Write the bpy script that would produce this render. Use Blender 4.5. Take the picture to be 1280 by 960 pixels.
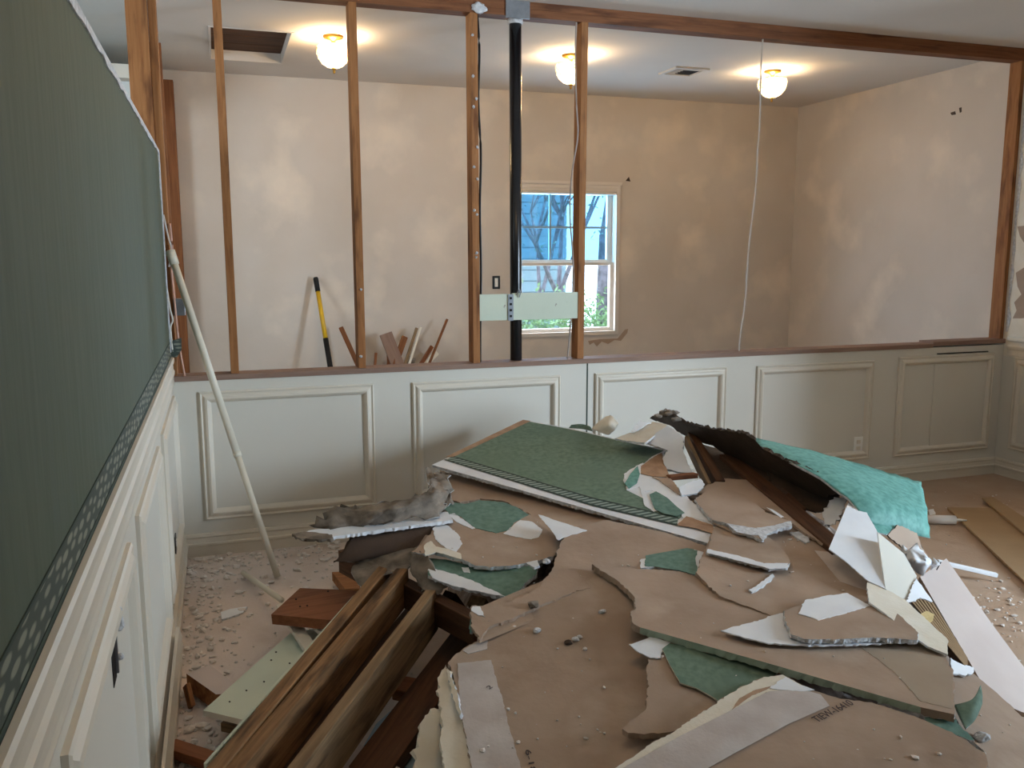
import bpy, bmesh, math, random
from mathutils import Vector, Matrix, noise
random.seed(7)
S = bpy.context.scene
for o in list(bpy.data.objects): bpy.data.objects.remove(o)
COL = S.collection
rad = math.radians

# ------------------------------------------------------------------ camera
CAM = Vector((0.23, -4.425, 1.479)); FPX = 1089.6
_y, _t, _r = rad(18.51), rad(-8.525), rad(-0.125)
FWD = Vector((math.sin(_y)*math.cos(_t), math.cos(_y)*math.cos(_t), math.sin(_t)))
_rt = Vector((math.cos(_y), -math.sin(_y), 0)); _up = _rt.cross(FWD)
RT = _rt*math.cos(_r)+_up*math.sin(_r); UP = -_rt*math.sin(_r)+_up*math.cos(_r)
cam = bpy.data.cameras.new('camera'); co = bpy.data.objects.new('camera', cam); COL.objects.link(co)
cam.sensor_fit = 'HORIZONTAL'; cam.sensor_width = 36; cam.lens = FPX/1280*36; cam.clip_start = 0.02
m = Matrix((RT, UP, -FWD)).transposed().to_4x4(); m.translation = CAM; co.matrix_world = m
S.camera = co
# ------------------------------------------------------------------ view, world, daylight
S.view_settings.view_transform = 'Standard'; S.view_settings.look = 'None'
S.view_settings.exposure = 0.2; S.view_settings.gamma = 1.0; S.view_settings.use_curve_mapping = False
W = bpy.data.worlds.new('overcast_sky'); S.world = W; W.use_nodes = True
W.node_tree.nodes['Background'].inputs[0].default_value = (0.70, 0.86, 1.0, 1)
W.node_tree.nodes['Background'].inputs[1].default_value = 3.4
BAYZ = 3.0
def area_light(name, loc, rot, sx, sy, power, col):
    l = bpy.data.lights.new(name, 'AREA'); l.shape = 'RECTANGLE'; l.size = sx; l.size_y = sy; l.energy = power; l.color = col
    o = bpy.data.objects.new(name, l); COL.objects.link(o); o.location = loc; o.rotation_euler = rot
    return o
# daylight entering through the openings of the rooms (windows are built below)
WIN_R = (-6.4, -4.3, 0.60, 2.85)      # bay window beyond the opening in the right wall: y0, y1, z0, z1
BAY = (-4.3, -3.2, 2.62, 6.45, -7.3, -2.9)  # opening in the right wall: y0, y1, top; then x, y0, y1 of the sun room behind it
area_light('daylight_right_window', (BAY[3]+0.16, (WIN_R[0]+WIN_R[1])/2, (WIN_R[2]+WIN_R[3])/2), (0, rad(90), 0), WIN_R[3]-WIN_R[2], WIN_R[1]-WIN_R[0], 1050, (0.72, 0.86, 1.0))
area_light('daylight_side_room', (-2.95, -1.6, 1.6), (0, rad(-90), 0), 1.3, 1.6, 85, (0.80, 0.92, 1.0))
area_light('daylight_far_window', (3.0, 2.62, 1.42), (rad(-90), 0, 0), 0.8, 1.2, 45, (0.78, 0.88, 1.0))
LAMP_POWER = 6.8; NEAR_FILL = 6.5  # second value: unseen lamp over the heap, added for warm fill

# ------------------------------------------------------------------ helpers
def srgb(r, g, b):
    f = lambda c: (c/255/12.92) if c/255 <= 0.04045 else ((c/255+0.055)/1.055)**2.4
    return (f(r), f(g), f(b), 1)
def ray(px, py): return FWD + RT*((px-640)/FPX) + UP*((480-py)/FPX)
def at(px, py, z): d = ray(px, py); return CAM + d*((z-CAM.z)/d.z)
def atY(px, py, Y): d = ray(px, py); return CAM + d*((Y-CAM.y)/d.y)
def tag(o, label, cat, group=None, kind=None):
    if label: o['label'] = label
    if cat: o['category'] = cat
    if group: o['group'] = group
    if kind: o['kind'] = kind
    return o
def struct(o): o['kind'] = 'structure'; return o
def empty(name, loc=(0,0,0)):
    o = bpy.data.objects.new(name, None); o.empty_display_size = 0.05; COL.objects.link(o); o.location = loc; return o
def link(name, me, mats, parent=None, center=True):
    """object from mesh in world coordinates; origin moved to the centre"""
    if center and len(me.vertices):
        c = Vector((0,0,0))
        for v in me.vertices: c += v.co
        c /= len(me.vertices)
        me.transform(Matrix.Translation(-c))
    else: c = Vector((0,0,0))
    for mt in (mats if isinstance(mats, (list, tuple)) else [mats]): me.materials.append(mt)
    o = bpy.data.objects.new(name, me); COL.objects.link(o)
    if parent is not None:
        o.parent = parent
        o.matrix_parent_inverse = Matrix.Identity(4)
        pm = world_m(parent)
        o.matrix_basis = pm.inverted() @ Matrix.Translation(c)
    else: o.location = c
    return o
def world_m(o):
    m = o.matrix_basis.copy()
    while o.parent: o = o.parent; m = o.matrix_basis @ m
    return m
def bm_mesh(bm, name='m', smooth=False):
    bmesh.ops.recalc_face_normals(bm, faces=bm.faces)
    me = bpy.data.meshes.new(name); bm.to_mesh(me); bm.free()
    if smooth:
        for p in me.polygons: p.use_smooth = True
    return me
def bbox(bm, x0, x1, y0, y1, z0, z1, bev=0, mi=0):
    r = bmesh.ops.create_cube(bm, size=1); vs = r['verts']
    for v in vs: v.co = Vector(((x0+x1)/2+v.co.x*(x1-x0), (y0+y1)/2+v.co.y*(y1-y0), (z0+z1)/2+v.co.z*(z1-z0)))
    fs = set(f for v in vs for f in v.link_faces)
    for f in fs: f.material_index = mi
    if bev: bmesh.ops.bevel(bm, geom=list(set(e for v in vs for e in v.link_edges)), offset=bev, segments=2, affect='EDGES', profile=0.5)
def box(name, x0, x1, y0, y1, z0, z1, mat, parent=None, bev=0):
    bm = bmesh.new(); bbox(bm, x0, x1, y0, y1, z0, z1, bev)
    return link(name, bm_mesh(bm), mat, parent)
def boxes(name, lst, mat, parent=None, bev=0):
    bm = bmesh.new()
    for b in lst: bbox(bm, *b, bev)
    return link(name, bm_mesh(bm), mat, parent)
def tube(name, pts, r, mat, parent=None, n=8, cap=True, radii=None):
    bm = bmesh.new(); pts = [Vector(p) for p in pts]; rings = []
    for i, p in enumerate(pts):
        d = (pts[min(i+1, len(pts)-1)]-pts[max(i-1, 0)]).normalized()
        a = d.cross(Vector((0,0,1)));
        if a.length < 0.05: a = d.cross(Vector((0,1,0)))
        a.normalize(); b = d.cross(a); rr = radii[i] if radii else r
        rings.append([bm.verts.new(p+(a*math.cos(t)+b*math.sin(t))*rr) for t in [2*math.pi*k/n for k in range(n)]])
    for i in range(len(rings)-1):
        for k in range(n): bm.faces.new((rings[i][k], rings[i][(k+1)%n], rings[i+1][(k+1)%n], rings[i+1][k]))
    if cap: bm.faces.new(rings[0][::-1]); bm.faces.new(rings[-1])
    return link(name, bm_mesh(bm, smooth=True), mat, parent)
def spline(pts, k=6):
    pts = [Vector(p) for p in pts]; out = []
    for i in range(len(pts)-1):
        p0 = pts[max(i-1,0)]; p1 = pts[i]; p2 = pts[i+1]; p3 = pts[min(i+2,len(pts)-1)]
        for j in range(k):
            t = j/k; out.append(0.5*((2*p1)+(p2-p0)*t+(2*p0-5*p1+4*p2-p3)*t*t+(3*p1-p0-3*p2+p3)*t**3))
    out.append(pts[-1]); return out
def lathe(name, prof, mat, parent=None, loc=(0,0,0), n=24):
    bm = bmesh.new(); rings = []
    for (r, z) in prof: rings.append([bm.verts.new((loc[0]+r*math.cos(2*math.pi*k/n), loc[1]+r*math.sin(2*math.pi*k/n), loc[2]+z)) for k in range(n)])
    for i in range(len(rings)-1):
        for k in range(n): bm.faces.new((rings[i][k], rings[i][(k+1)%n], rings[i+1][(k+1)%n], rings[i+1][k]))
    bmesh.ops.remove_doubles(bm, verts=bm.verts, dist=1e-5)
    return link(name, bm_mesh(bm, smooth=True), mat, parent)
def timber(name, p0, p1, w, h, mat, parent=None, up=(0,0,1), bev=0.002, rough=0.0):
    """square-sawn timber from p0 to p1 (centre line); local x runs along the grain"""
    p0 = Vector(p0); p1 = Vector(p1); x = (p1-p0); L = x.length; x.normalize()
    u = Vector(up); y = u.cross(x);
    if y.length < 0.05: y = Vector((0,1,0)).cross(x)
    y.normalize(); z = x.cross(y)
    bm = bmesh.new(); bbox(bm, -L/2, L/2, -w/2, w/2, -h/2, h/2, bev)
    if rough:
        for v in bm.verts:
            if abs(v.co.x) > L/2-0.01: v.co.x += random.uniform(-rough, rough)
    me = bm_mesh(bm); me.materials.append(mat)
    o = bpy.data.objects.new(name, me); COL.objects.link(o)
    M = Matrix((x, y, z)).transposed().to_4x4(); M.translation = (p0+p1)/2
    if parent is not None: o.parent = parent; M = world_m(parent).inverted() @ M
    o.matrix_basis = M
    return o
def profile_sweep(name, prof, pathpts, frames, mat, parent=None, closed=False):
    """prof: list of (a,b); frames: per path point (A,B) vectors"""
    bm = bmesh.new(); rings = []
    for p, (A, B) in zip(pathpts, frames): rings.append([bm.verts.new(Vector(p)+Vector(A)*a+Vector(B)*b) for a, b in prof])
    n = len(prof); R = len(rings)
    for i in range(R if closed else R-1):
        r0, r1 = rings[i], rings[(i+1)%R]
        for k in range(n-1): bm.faces.new((r0[k], r0[k+1], r1[k+1], r1[k]))
    if not closed: bm.faces.new(rings[0]); bm.faces.new(rings[-1][::-1])
    return link(name, bm_mesh(bm), mat, parent)

# ------------------------------------------------------------------ materials
def mat(name, base, rough=0.8, n1=None, n1s=8, n1a=0.5, bump=0.0, bs=60, metal=0, stretch=(1,1,1), n2=None, n2s=3, n2lo=0.5, n2hi=0.65, spec=0.3, detail=5):
    """base mixed with colour n1 through soft noise, patches of n2 through thresholded noise"""
    m = bpy.data.materials.new(name); m.use_nodes = True; nt = m.node_tree; N = nt.nodes; Lk = nt.links
    b = N['Principled BSDF']; b.inputs['Roughness'].default_value = rough; b.inputs['Metallic'].default_value = metal
    b.inputs['Specular IOR Level'].default_value = spec
    tc = N.new('ShaderNodeTexCoord'); mp = N.new('ShaderNodeMapping'); mp.inputs['Scale'].default_value = stretch
    Lk.new(tc.outputs['Object'], mp.inputs[0]); vec = mp.outputs[0]
    rgb = N.new('ShaderNodeRGB'); rgb.outputs[0].default_value = base; col = rgb.outputs[0]
    def layer(col, c2, sc, lo, hi, amt, det=detail):
        t = N.new('ShaderNodeTexNoise'); t.inputs['Scale'].default_value = sc; t.inputs['Detail'].default_value = det; Lk.new(vec, t.inputs['Vector'])
        mr = N.new('ShaderNodeMapRange'); mr.inputs[1].default_value = lo; mr.inputs[2].default_value = hi; mr.inputs[4].default_value = amt; Lk.new(t.outputs[0], mr.inputs[0])
        mx = N.new('ShaderNodeMix'); mx.data_type = 'RGBA'; Lk.new(mr.outputs[0], mx.inputs[0]); Lk.new(col, mx.inputs[6]); mx.inputs[7].default_value = c2
        return mx.outputs[2]
    if n1: col = layer(col, n1, n1s, 0.35, 0.65, n1a)
    if n2: col = layer(col, n2, n2s, n2lo, n2hi, 1.0)
    Lk.new(col, b.inputs['Base Color'])
    if bump:
        t = N.new('ShaderNodeTexNoise'); t.inputs['Scale'].default_value = bs; t.inputs['Detail'].default_value = 6; Lk.new(vec, t.inputs['Vector'])
        bp = N.new('ShaderNodeBump'); bp.inputs['Strength'].default_value = bump; bp.inputs['Distance'].default_value = 0.01
        Lk.new(t.outputs[0], bp.inputs['Height']); Lk.new(bp.outputs[0], b.inputs['Normal'])
    return m
def wood(name, c1, c2, dark, sc=1.0, dirt=0.5, rough=0.7):
    m = bpy.data.materials.new(name); m.use_nodes = True; nt = m.node_tree; N = nt.nodes; Lk = nt.links
    b = N['Principled BSDF']; b.inputs['Roughness'].default_value = rough; b.inputs['Specular IOR Level'].default_value = 0.25
    tc = N.new('ShaderNodeTexCoord'); mp = N.new('ShaderNodeMapping'); mp.inputs['Scale'].default_value = (1.2*sc, 22*sc, 22*sc); Lk.new(tc.outputs['Object'], mp.inputs[0])
    oi = N.new('ShaderNodeObjectInfo'); ad = N.new('ShaderNodeVectorMath'); ad.operation = 'ADD'
    sc_ = N.new('ShaderNodeMath'); sc_.operation = 'MULTIPLY'; sc_.inputs[1].default_value = 40; Lk.new(oi.outputs['Random'], sc_.inputs[0])
    Lk.new(mp.outputs[0], ad.inputs[0]); Lk.new(sc_.outputs[0], ad.inputs[1])
    n = N.new('ShaderNodeTexNoise'); n.inputs['Scale'].default_value = 3; n.inputs['Detail'].default_value = 6; n.inputs['Distortion'].default_value = 1.0; Lk.new(ad.outputs[0], n.inputs['Vector'])
    rp = N.new('ShaderNodeValToRGB'); rp.color_ramp.elements[0].color = c1; rp.color_ramp.elements[1].color = c2; rp.color_ramp.elements[0].position = 0.3; rp.color_ramp.elements[1].position = 0.7; Lk.new(n.outputs[0], rp.inputs[0])
    n2 = N.new('ShaderNodeTexNoise'); n2.inputs['Scale'].default_value = 7; n2.inputs['Detail'].default_value = 4
    mp2 = N.new('ShaderNodeMapping'); mp2.inputs['Scale'].default_value = (0.6, 3, 3); Lk.new(tc.outputs['Object'], mp2.inputs[0])
    ad2 = N.new('ShaderNodeVectorMath'); ad2.operation = 'ADD'; Lk.new(mp2.outputs[0], ad2.inputs[0]); Lk.new(sc_.outputs[0], ad2.inputs[1]); Lk.new(ad2.outputs[0], n2.inputs['Vector'])
    mr = N.new('ShaderNodeMapRange'); mr.inputs[1].default_value = 0.52; mr.inputs[2].default_value = 0.72; mr.inputs[4].default_value = dirt; Lk.new(n2.outputs[0], mr.inputs[0])
    mx = N.new('ShaderNodeMix'); mx.data_type = 'RGBA'; Lk.new(mr.outputs[0], mx.inputs[0]); Lk.new(rp.outputs[0], mx.inputs[6]); mx.inputs[7].default_value = dark
    Lk.new(mx.outputs[2], b.inputs['Base Color'])
    bp = N.new('ShaderNodeBump'); bp.inputs['Strength'].default_value = 0.25; bp.inputs['Distance'].default_value = 0.004; Lk.new(n.outputs[0], bp.inputs['Height']); Lk.new(bp.outputs[0], b.inputs['Normal'])
    return m
def border_mat(name, dark, light, axis):
    """wallpaper border print: slanting pale leaves between two thin lines"""
    m = bpy.data.materials.new(name); m.use_nodes = True; nt = m.node_tree; N = nt.nodes; Lk = nt.links
    b = N['Principled BSDF']; b.inputs['Roughness'].default_value = 0.75
    tc = N.new('ShaderNodeTexCoord'); mp = N.new('ShaderNodeMapping'); Lk.new(tc.outputs['Object'], mp.inputs[0])
    mp.inputs['Rotation'].default_value = axis[0]; mp.inputs['Scale'].default_value = axis[1]
    v = N.new('ShaderNodeTexVoronoi'); v.feature = 'F1'; v.inputs['Scale'].default_value = 1; v.inputs['Randomness'].default_value = 0.35; Lk.new(mp.outputs[0], v.inputs['Vector'])
    rp = N.new('ShaderNodeValToRGB'); rp.color_ramp.elements[0].color = light; rp.color_ramp.elements[1].color = dark; rp.color_ramp.elements[0].position = 0.28; rp.color_ramp.elements[1].position = 0.42
    Lk.new(v.outputs['Distance'], rp.inputs[0]); Lk.new(rp.outputs[0], b.inputs['Base Color'])
    return m
def emis(name, col, st):
    m = bpy.data.materials.new(name); m.use_nodes = True; nt = m.node_tree; b = nt.nodes['Principled BSDF']
    b.inputs['Base Color'].default_value = col; b.inputs['Emission Color'].default_value = col; b.inputs['Emission Strength'].default_value = st
    return m
def pane_mat(name, tint, gloss=0.12):
    m = bpy.data.materials.new(name); m.use_nodes = True; nt = m.node_tree; N = nt.nodes; Lk = nt.links
    N.remove(N['Principled BSDF']); out = N['Material Output']
    t = N.new('ShaderNodeBsdfTransparent'); t.inputs[0].default_value = tint
    g = N.new('ShaderNodeBsdfGlossy'); g.inputs['Roughness'].default_value = 0.03
    mx = N.new('ShaderNodeMixShader'); mx.inputs[0].default_value = gloss; Lk.new(t.outputs[0], mx.inputs[1]); Lk.new(g.outputs[0], mx.inputs[2]); Lk.new(mx.outputs[0], out.inputs[0])
    return m

M_green = mat('green_wallpaper', srgb(98,119,102), 0.8, srgb(120,141,124), 45, 0.9, 0.08, 300, n2=srgb(108,128,112), n2s=3, n2lo=0.5, n2hi=0.7)
M_greenwall = mat('green_wallpaper_on_wall', srgb(80,89,74), 0.7, srgb(90,99,84), 9, 0.8, 0.05, 200, stretch=(1,6,0.7), n2=srgb(84,94,84), n2s=5, n2lo=0.55, n2hi=0.8)
M_teal = mat('turquoise_wallpaper', srgb(88,142,132), 0.6, srgb(122,176,166), 38, 0.8, 0.05, 200)
M_tealdk = mat('teal_wallpaper_scrap', srgb(92,122,110), 0.75, srgb(118,148,135), 40, 0.8, 0.08, 250)
M_kraft = mat('brown_drywall_paper', srgb(176,153,134), 0.72, srgb(158,134,115), 4, 0.9, 0.2, 30, n2=srgb(190,170,152), n2s=2.6, n2lo=0.55, n2hi=0.75)
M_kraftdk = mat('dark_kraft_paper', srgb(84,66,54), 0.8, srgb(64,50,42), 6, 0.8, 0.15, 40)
M_brownblack = mat('dark_brown_paper', srgb(82,67,55), 0.6, srgb(58,46,38), 10, 0.8, 0.2, 60, n2=srgb(96,80,68), n2s=14, n2lo=0.62, n2hi=0.75)  # blackish brown paper with paler mottling
M_greypaper = mat('dirty_grey_paper', srgb(150,136,122), 0.85, srgb(92,82,72), 14, 0.9, 0.3, 60)
M_gyps = mat('gypsum_core', srgb(226,226,228), 0.9, srgb(176,174,176), 55, 0.7, 0.6, 120)
M_white = mat('white_painted_paper', srgb(240,240,242), 0.7, srgb(224,224,228), 7, 0.6, 0.06, 80)
M_compound = mat('joint_compound_tape', srgb(188,176,170), 0.8, srgb(210,202,198), 9, 0.8, 0.1, 90, stretch=(1,1,1))
M_cream = mat('cream_torn_paper', srgb(226,215,196), 0.8, srgb(234,226,212), 12, 0.8, 0.15, 80)
M_tan = mat('tan_torn_paper', srgb(186,152,124), 0.85, srgb(156,120,94), 18, 0.8, 0.2, 70)
M_trim = mat('cream_semi_gloss_trim', srgb(220,210,194), 0.42, srgb(214,204,188), 4, 0.5, 0.02, 30, spec=0.5)
M_panel = mat('cream_wainscot_paint', srgb(216,210,198), 0.55, srgb(210,203,190), 2, 0.5, 0.02, 20, spec=0.4)
M_ceil = mat('ceiling_paint', srgb(222,214,206), 0.9, srgb(214,206,198), 2, 0.5, 0.05, 60)
M_sideceil = mat('side_room_paint', srgb(214,218,216), 0.9, srgb(204,208,206), 3, 0.5, 0.05, 60)
M_farwall = mat('stripped_drywall', srgb(212,201,190), 0.85, srgb(200,188,175), 1.6, 0.7, 0.05, 40, n2=srgb(228,214,198), n2s=2.5, n2lo=0.52, n2hi=0.75)
M_floor = mat('dusty_shaded_subfloor', srgb(178,150,126), 0.95, srgb(190,164,142), 3, 0.9, 0.3, 70, n2=srgb(158,130,108), n2s=5, n2lo=0.58, n2hi=0.75)  # dust lightens the left; the right's weaker light put into browner tan
_n = M_floor.node_tree.nodes; _l = M_floor.node_tree.links; _b = _n['Principled BSDF']; _old = _b.inputs['Base Color'].links[0].from_socket
_g = _n.new('ShaderNodeNewGeometry'); _sx = _n.new('ShaderNodeSeparateXYZ'); _l.new(_g.outputs['Position'], _sx.inputs[0])
_t = _n.new('ShaderNodeTexNoise'); _t.inputs['Scale'].default_value = 3.5; _t.inputs['Detail'].default_value = 6; _l.new(_g.outputs['Position'], _t.inputs['Vector'])
_m = _n.new('ShaderNodeMath'); _m.operation = 'MULTIPLY_ADD'; _m.inputs[1].default_value = 2.4; _l.new(_t.outputs[0], _m.inputs[0]); _neg = _n.new('ShaderNodeMath'); _neg.operation = 'MULTIPLY'; _neg.inputs[1].default_value = -0.55; _l.new(_sx.outputs['X'], _neg.inputs[0]); _l.new(_neg.outputs[0], _m.inputs[2])
_r = _n.new('ShaderNodeMapRange'); _r.inputs[1].default_value = 0.0; _r.inputs[2].default_value = 1.0; _l.new(_m.outputs[0], _r.inputs[0])
_x = _n.new('ShaderNodeMix'); _x.data_type = 'RGBA'; _l.new(_r.outputs[0], _x.inputs[0]); _l.new(_old, _x.inputs[6]); _x.inputs[7].default_value = srgb(218,202,192); _l.new(_x.outputs[2], _b.inputs['Base Color'])
M_farfloor = mat('far_room_floor', srgb(150,128,110), 0.95, srgb(130,108,92), 4, 0.8, 0.2, 50)
M_stud = wood('stud_fir', srgb(140,90,52), srgb(168,116,72), srgb(84,48,27), 1, 0.8)
M_studdk = wood('stud_dark_fir', srgb(112,66,38), srgb(140,90,54), srgb(70,38,22), 1, 0.5)
M_beam = wood('beam_old_fir', srgb(112,68,42), srgb(138,90,58), srgb(66,36,22), 0.8, 0.7)
M_lumber = wood('weathered_lumber', srgb(108,78,50), srgb(154,114,76), srgb(44,29,20), 0.9, 1.0)
M_lumbertan = wood('tan_lumber', srgb(116,92,66), srgb(152,124,92), srgb(62,44,30), 0.9, 0.9)
M_redwood = wood('reddish_block', srgb(124,74,46), srgb(146,94,62), srgb(84,48,30), 0.7, 0.4)
M_lumberdk = wood('dark_lumber', srgb(74,48,32), srgb(98,66,44), srgb(40,24,16), 0.8, 0.6)
M_plate = wood('cap_plate_wood', srgb(136,108,94), srgb(152,124,108), srgb(112,84,70), 0.6, 0.4)
M_mint = mat('mint_painted_board', srgb(206,212,192), 0.5, srgb(194,202,184), 5, 0.6, 0.05, 50, n2=srgb(120,110,96), n2s=26, n2lo=0.70, n2hi=0.74)
M_pinkboard = mat('pinkish_board_face', srgb(206,190,182), 0.7, srgb(196,178,170), 6, 0.6, 0.05, 40)
M_card = mat('cardboard', srgb(168,138,104), 0.85, srgb(156,126,94), 6, 0.6, 0.05, 60)
M_black = mat('black_abs_plastic', srgb(22,22,24), 0.25, srgb(34,34,38), 8, 0.5, 0.02, 50, spec=0.5)
M_blackcable = mat('black_cable_jacket', srgb(24,22,22), 0.5)
M_whitecable = mat('white_cable_jacket', srgb(206,196,186), 0.5)
M_greycable = mat('grey_cable_jacket', srgb(168,156,148), 0.5)
M_pinkcable = mat('pinkish_cable_jacket', srgb(206,160,140), 0.5)
M_pvc = mat('white_pvc', srgb(226,218,200), 0.4, srgb(214,204,184), 8, 0.5, 0.02, 40, spec=0.5)
M_yellow = mat('yellow_fibreglass', srgb(226,180,40), 0.35, srgb(206,158,30), 5, 0.5, spec=0.5)
M_rubber = mat('black_rubber_grip', srgb(26,26,28), 0.6)
M_steel = mat('galvanised_steel', srgb(150,152,156), 0.4, srgb(120,122,126), 20, 0.6, 0.05, 60, metal=0.8)
M_brass = mat('brass', srgb(190,140,60), 0.3, metal=0.9)
M_vinyl = mat('window_vinyl', srgb(222,212,202), 0.4, srgb(212,202,192), 4, 0.4, spec=0.5)
M_dark = mat('dark_void', srgb(24,18,14), 0.9)
M_attic = wood('attic_wood', srgb(70,44,28), srgb(92,60,38), srgb(40,24,16), 0.6, 0.5)
M_outletw = mat('outlet_plastic', srgb(242,238,230), 0.4, spec=0.5)
M_ink = mat('ink_print', srgb(74,60,60), 0.8)
M_border = border_mat('border_print_wall', srgb(66,74,66), srgb(134,136,120), ((rad(28),0,0), (20, 14, 58)))
M_border2 = bpy.data.materials.new('border_print_scrap'); M_border2.use_nodes = True
_n = M_border2.node_tree.nodes; _l = M_border2.node_tree.links; _n['Principled BSDF'].inputs['Roughness'].default_value = 0.75
_tc = _n.new('ShaderNodeTexCoord'); _mp = _n.new('ShaderNodeMapping'); _mp.inputs['Rotation'].default_value = (0, 0, rad(55.6+38)); _l.new(_tc.outputs['Object'], _mp.inputs[0])
_w = _n.new('ShaderNodeTexWave'); _w.inputs['Scale'].default_value = 13; _w.inputs['Distortion'].default_value = 1.5; _w.inputs['Detail'].default_value = 1; _l.new(_mp.outputs[0], _w.inputs['Vector'])
_rp = _n.new('ShaderNodeValToRGB'); _rp.color_ramp.elements[0].color = srgb(66,84,76); _rp.color_ramp.elements[1].color = srgb(150,164,154); _rp.color_ramp.elements[0].position = 0.45; _rp.color_ramp.elements[1].position = 0.65
_l.new(_w.outputs['Fac'], _rp.inputs[0]); _l.new(_rp.outputs[0], _n['Principled BSDF'].inputs['Base Color'])
M_edgegreen = mat('pale_green_edge', srgb(186,198,178), 0.7, srgb(164,180,160), 12, 0.7)
M_borderline = mat('border_dark_line', srgb(58,70,62), 0.7)
M_pane = pane_mat('clear_pane', (0.95, 0.98, 1.0, 1), 0.06)
M_panetint = pane_mat('screened_blue_pane', (0.50, 0.76, 0.92, 1), 0.08)
M_bark = mat('tree_bark', srgb(146,138,150), 0.9, srgb(90,84,90), 14, 0.8, 0.4, 30)
M_leaf = mat('leaf_green', srgb(136,172,120), 0.7, srgb(164,196,146), 6, 0.8)
M_leaf2 = mat('leaf_blue_green', srgb(140,168,158), 0.7, srgb(116,146,138), 6, 0.8)
M_ground = mat('garden_ground', srgb(140,150,120), 0.95, srgb(120,128,100), 3, 0.8)
M_siding = mat('blue_grey_siding', srgb(150,172,186), 0.7, srgb(136,160,176), 3, 0.5)
M_chips = mat('plaster_crumb', srgb(236,226,218), 0.9, srgb(196,184,174), 40, 0.7)
M_foam = mat('yellow_foam', srgb(226,196,140), 0.9, srgb(206,176,120), 30, 0.7, 0.3, 100)

# ------------------------------------------------------------------ room shell
H = 0.90; L = 5.158; D = 2.446; ZC = 2.768; ZN = 2.755; L2 = 5.249
struct(box('floor', -3.0, L+0.14, -6.0, 0.06, -0.12, 0.0, M_floor))
struct(box('floor_far', -3.0, L2+0.14, 0.06, D+0.14, -0.12, 0.0, M_farfloor))
struct(box('ceiling', -0.13, L+0.14, -6.0, 0.102, ZN, ZN+0.1, M_ceil))
# ceiling of the far room, with the attic hatch cut out
hx0, hx1, hy0, hy1 = 0.245, 0.728, 1.08, 1.98
struct(boxes('ceiling_far', [(-0.13, hx0, 0.102, D+0.14, ZC, ZC+0.1), (hx1, L2+0.14, 0.102, D+0.14, ZC, ZC+0.1), (hx0, hx1, 0.102, hy0, ZC, ZC+0.1), (hx0, hx1, hy1, D+0.14, ZC, ZC+0.1)], M_ceil))
struct(box('ceiling_side', -3.0, -0.13, -6.0, D+0.14, ZC, ZC+0.1, M_sideceil))
struct(box('wall_side', -3.14, -3.0, -6.0, D+0.14, 0, ZC, M_sideceil))
struct(box('wall_side_end', -3.0, -0.13, D, D+0.14, 0, ZC, M_sideceil))
struct(box('wall_back', -3.14, L+0.14, -6.14, -6.0, 0, ZC, M_greenwall))
_p = atY(140, 79, 1.5); _q = atY(150, 97, 1.5)
struct(box('trim_4', -1.9, -0.16, 1.5, D, _q.z, _p.z, M_panel))
struct(box('trim_5', -1.9, -0.16, 1.62, D, _q.z-0.09, _q.z, M_sideceil))
# far wall with window opening
wx0, wx1, wz0, wz1 = 2.56, 3.50, 0.785, 2.05
wf = struct(boxes('wall_far', [(-0.13, wx0, D, D+0.14, 0, ZC), (wx1, L2+0.14, D, D+0.14, 0, ZC), (wx0, wx1, D, D+0.14, 0, wz0), (wx0, wx1, D, D+0.14, wz1, ZC)], M_farwall))
wfr = struct(box('wall_far_right', L2, L2+0.14, 0.102, D, 0, ZC, M_farwall))
# right wall of near room with window opening
wr = struct(boxes('wall_right', [(L, L+0.14, -6.0, BAY[0], 0, ZN), (L, L+0.14, BAY[1], 0.102, 0, ZN), (L, L+0.14, BAY[0], BAY[1], BAY[2], ZN)], M_cream))
struct(box('floor_bay', L+0.14, BAY[3]+0.14, BAY[4]-0.14, BAY[5]+0.14, -0.12, 0.0, M_floor))
struct(box('ceiling_bay', L+0.14, BAY[3]+0.14, BAY[4]-0.14, BAY[5]+0.14, BAYZ, BAYZ+0.1, M_ceil))
struct(box('wall_bay_front', L+0.14, BAY[3]+0.14, BAY[5], BAY[5]+0.14, 0, BAYZ, M_greenwall))
struct(box('wall_bay_back', L+0.0, BAY[3]+0.14, BAY[4]-0.14, BAY[4], 0, BAYZ, M_greenwall))
struct(box('wall_bay_left', L, L+0.14, BAY[4], -6.14, 0, BAYZ, M_greenwall))
struct(boxes('wall_bay_right', [(BAY[3], BAY[3]+0.14, BAY[4], WIN_R[0], 0, BAYZ), (BAY[3], BAY[3]+0.14, WIN_R[1], BAY[5], 0, BAYZ), (BAY[3], BAY[3]+0.14, WIN_R[0], WIN_R[1], 0, WIN_R[2]), (BAY[3], BAY[3]+0.14, WIN_R[0], WIN_R[1], WIN_R[3], BAYZ)], M_greenwall))
# half wall
wh = struct(box('wall_front', 0.0, L, 0.0, 0.115, 0, 0.874, M_panel))
timber('cap_plate', (0.0, 0.055, 0.887), (4.56, 0.055, 0.887), 0.125, 0.026, M_plate, wh, bev=0.001)
timber('cap_plate', (4.56, 0.055, 0.898), (L, 0.055, 0.898), 0.125, 0.028, M_plate, wh, bev=0.001)
box('panel_seam', 2.150, 2.157, -0.002, 0.001, 0.11, 0.874, M_borderline, wh)
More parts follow.
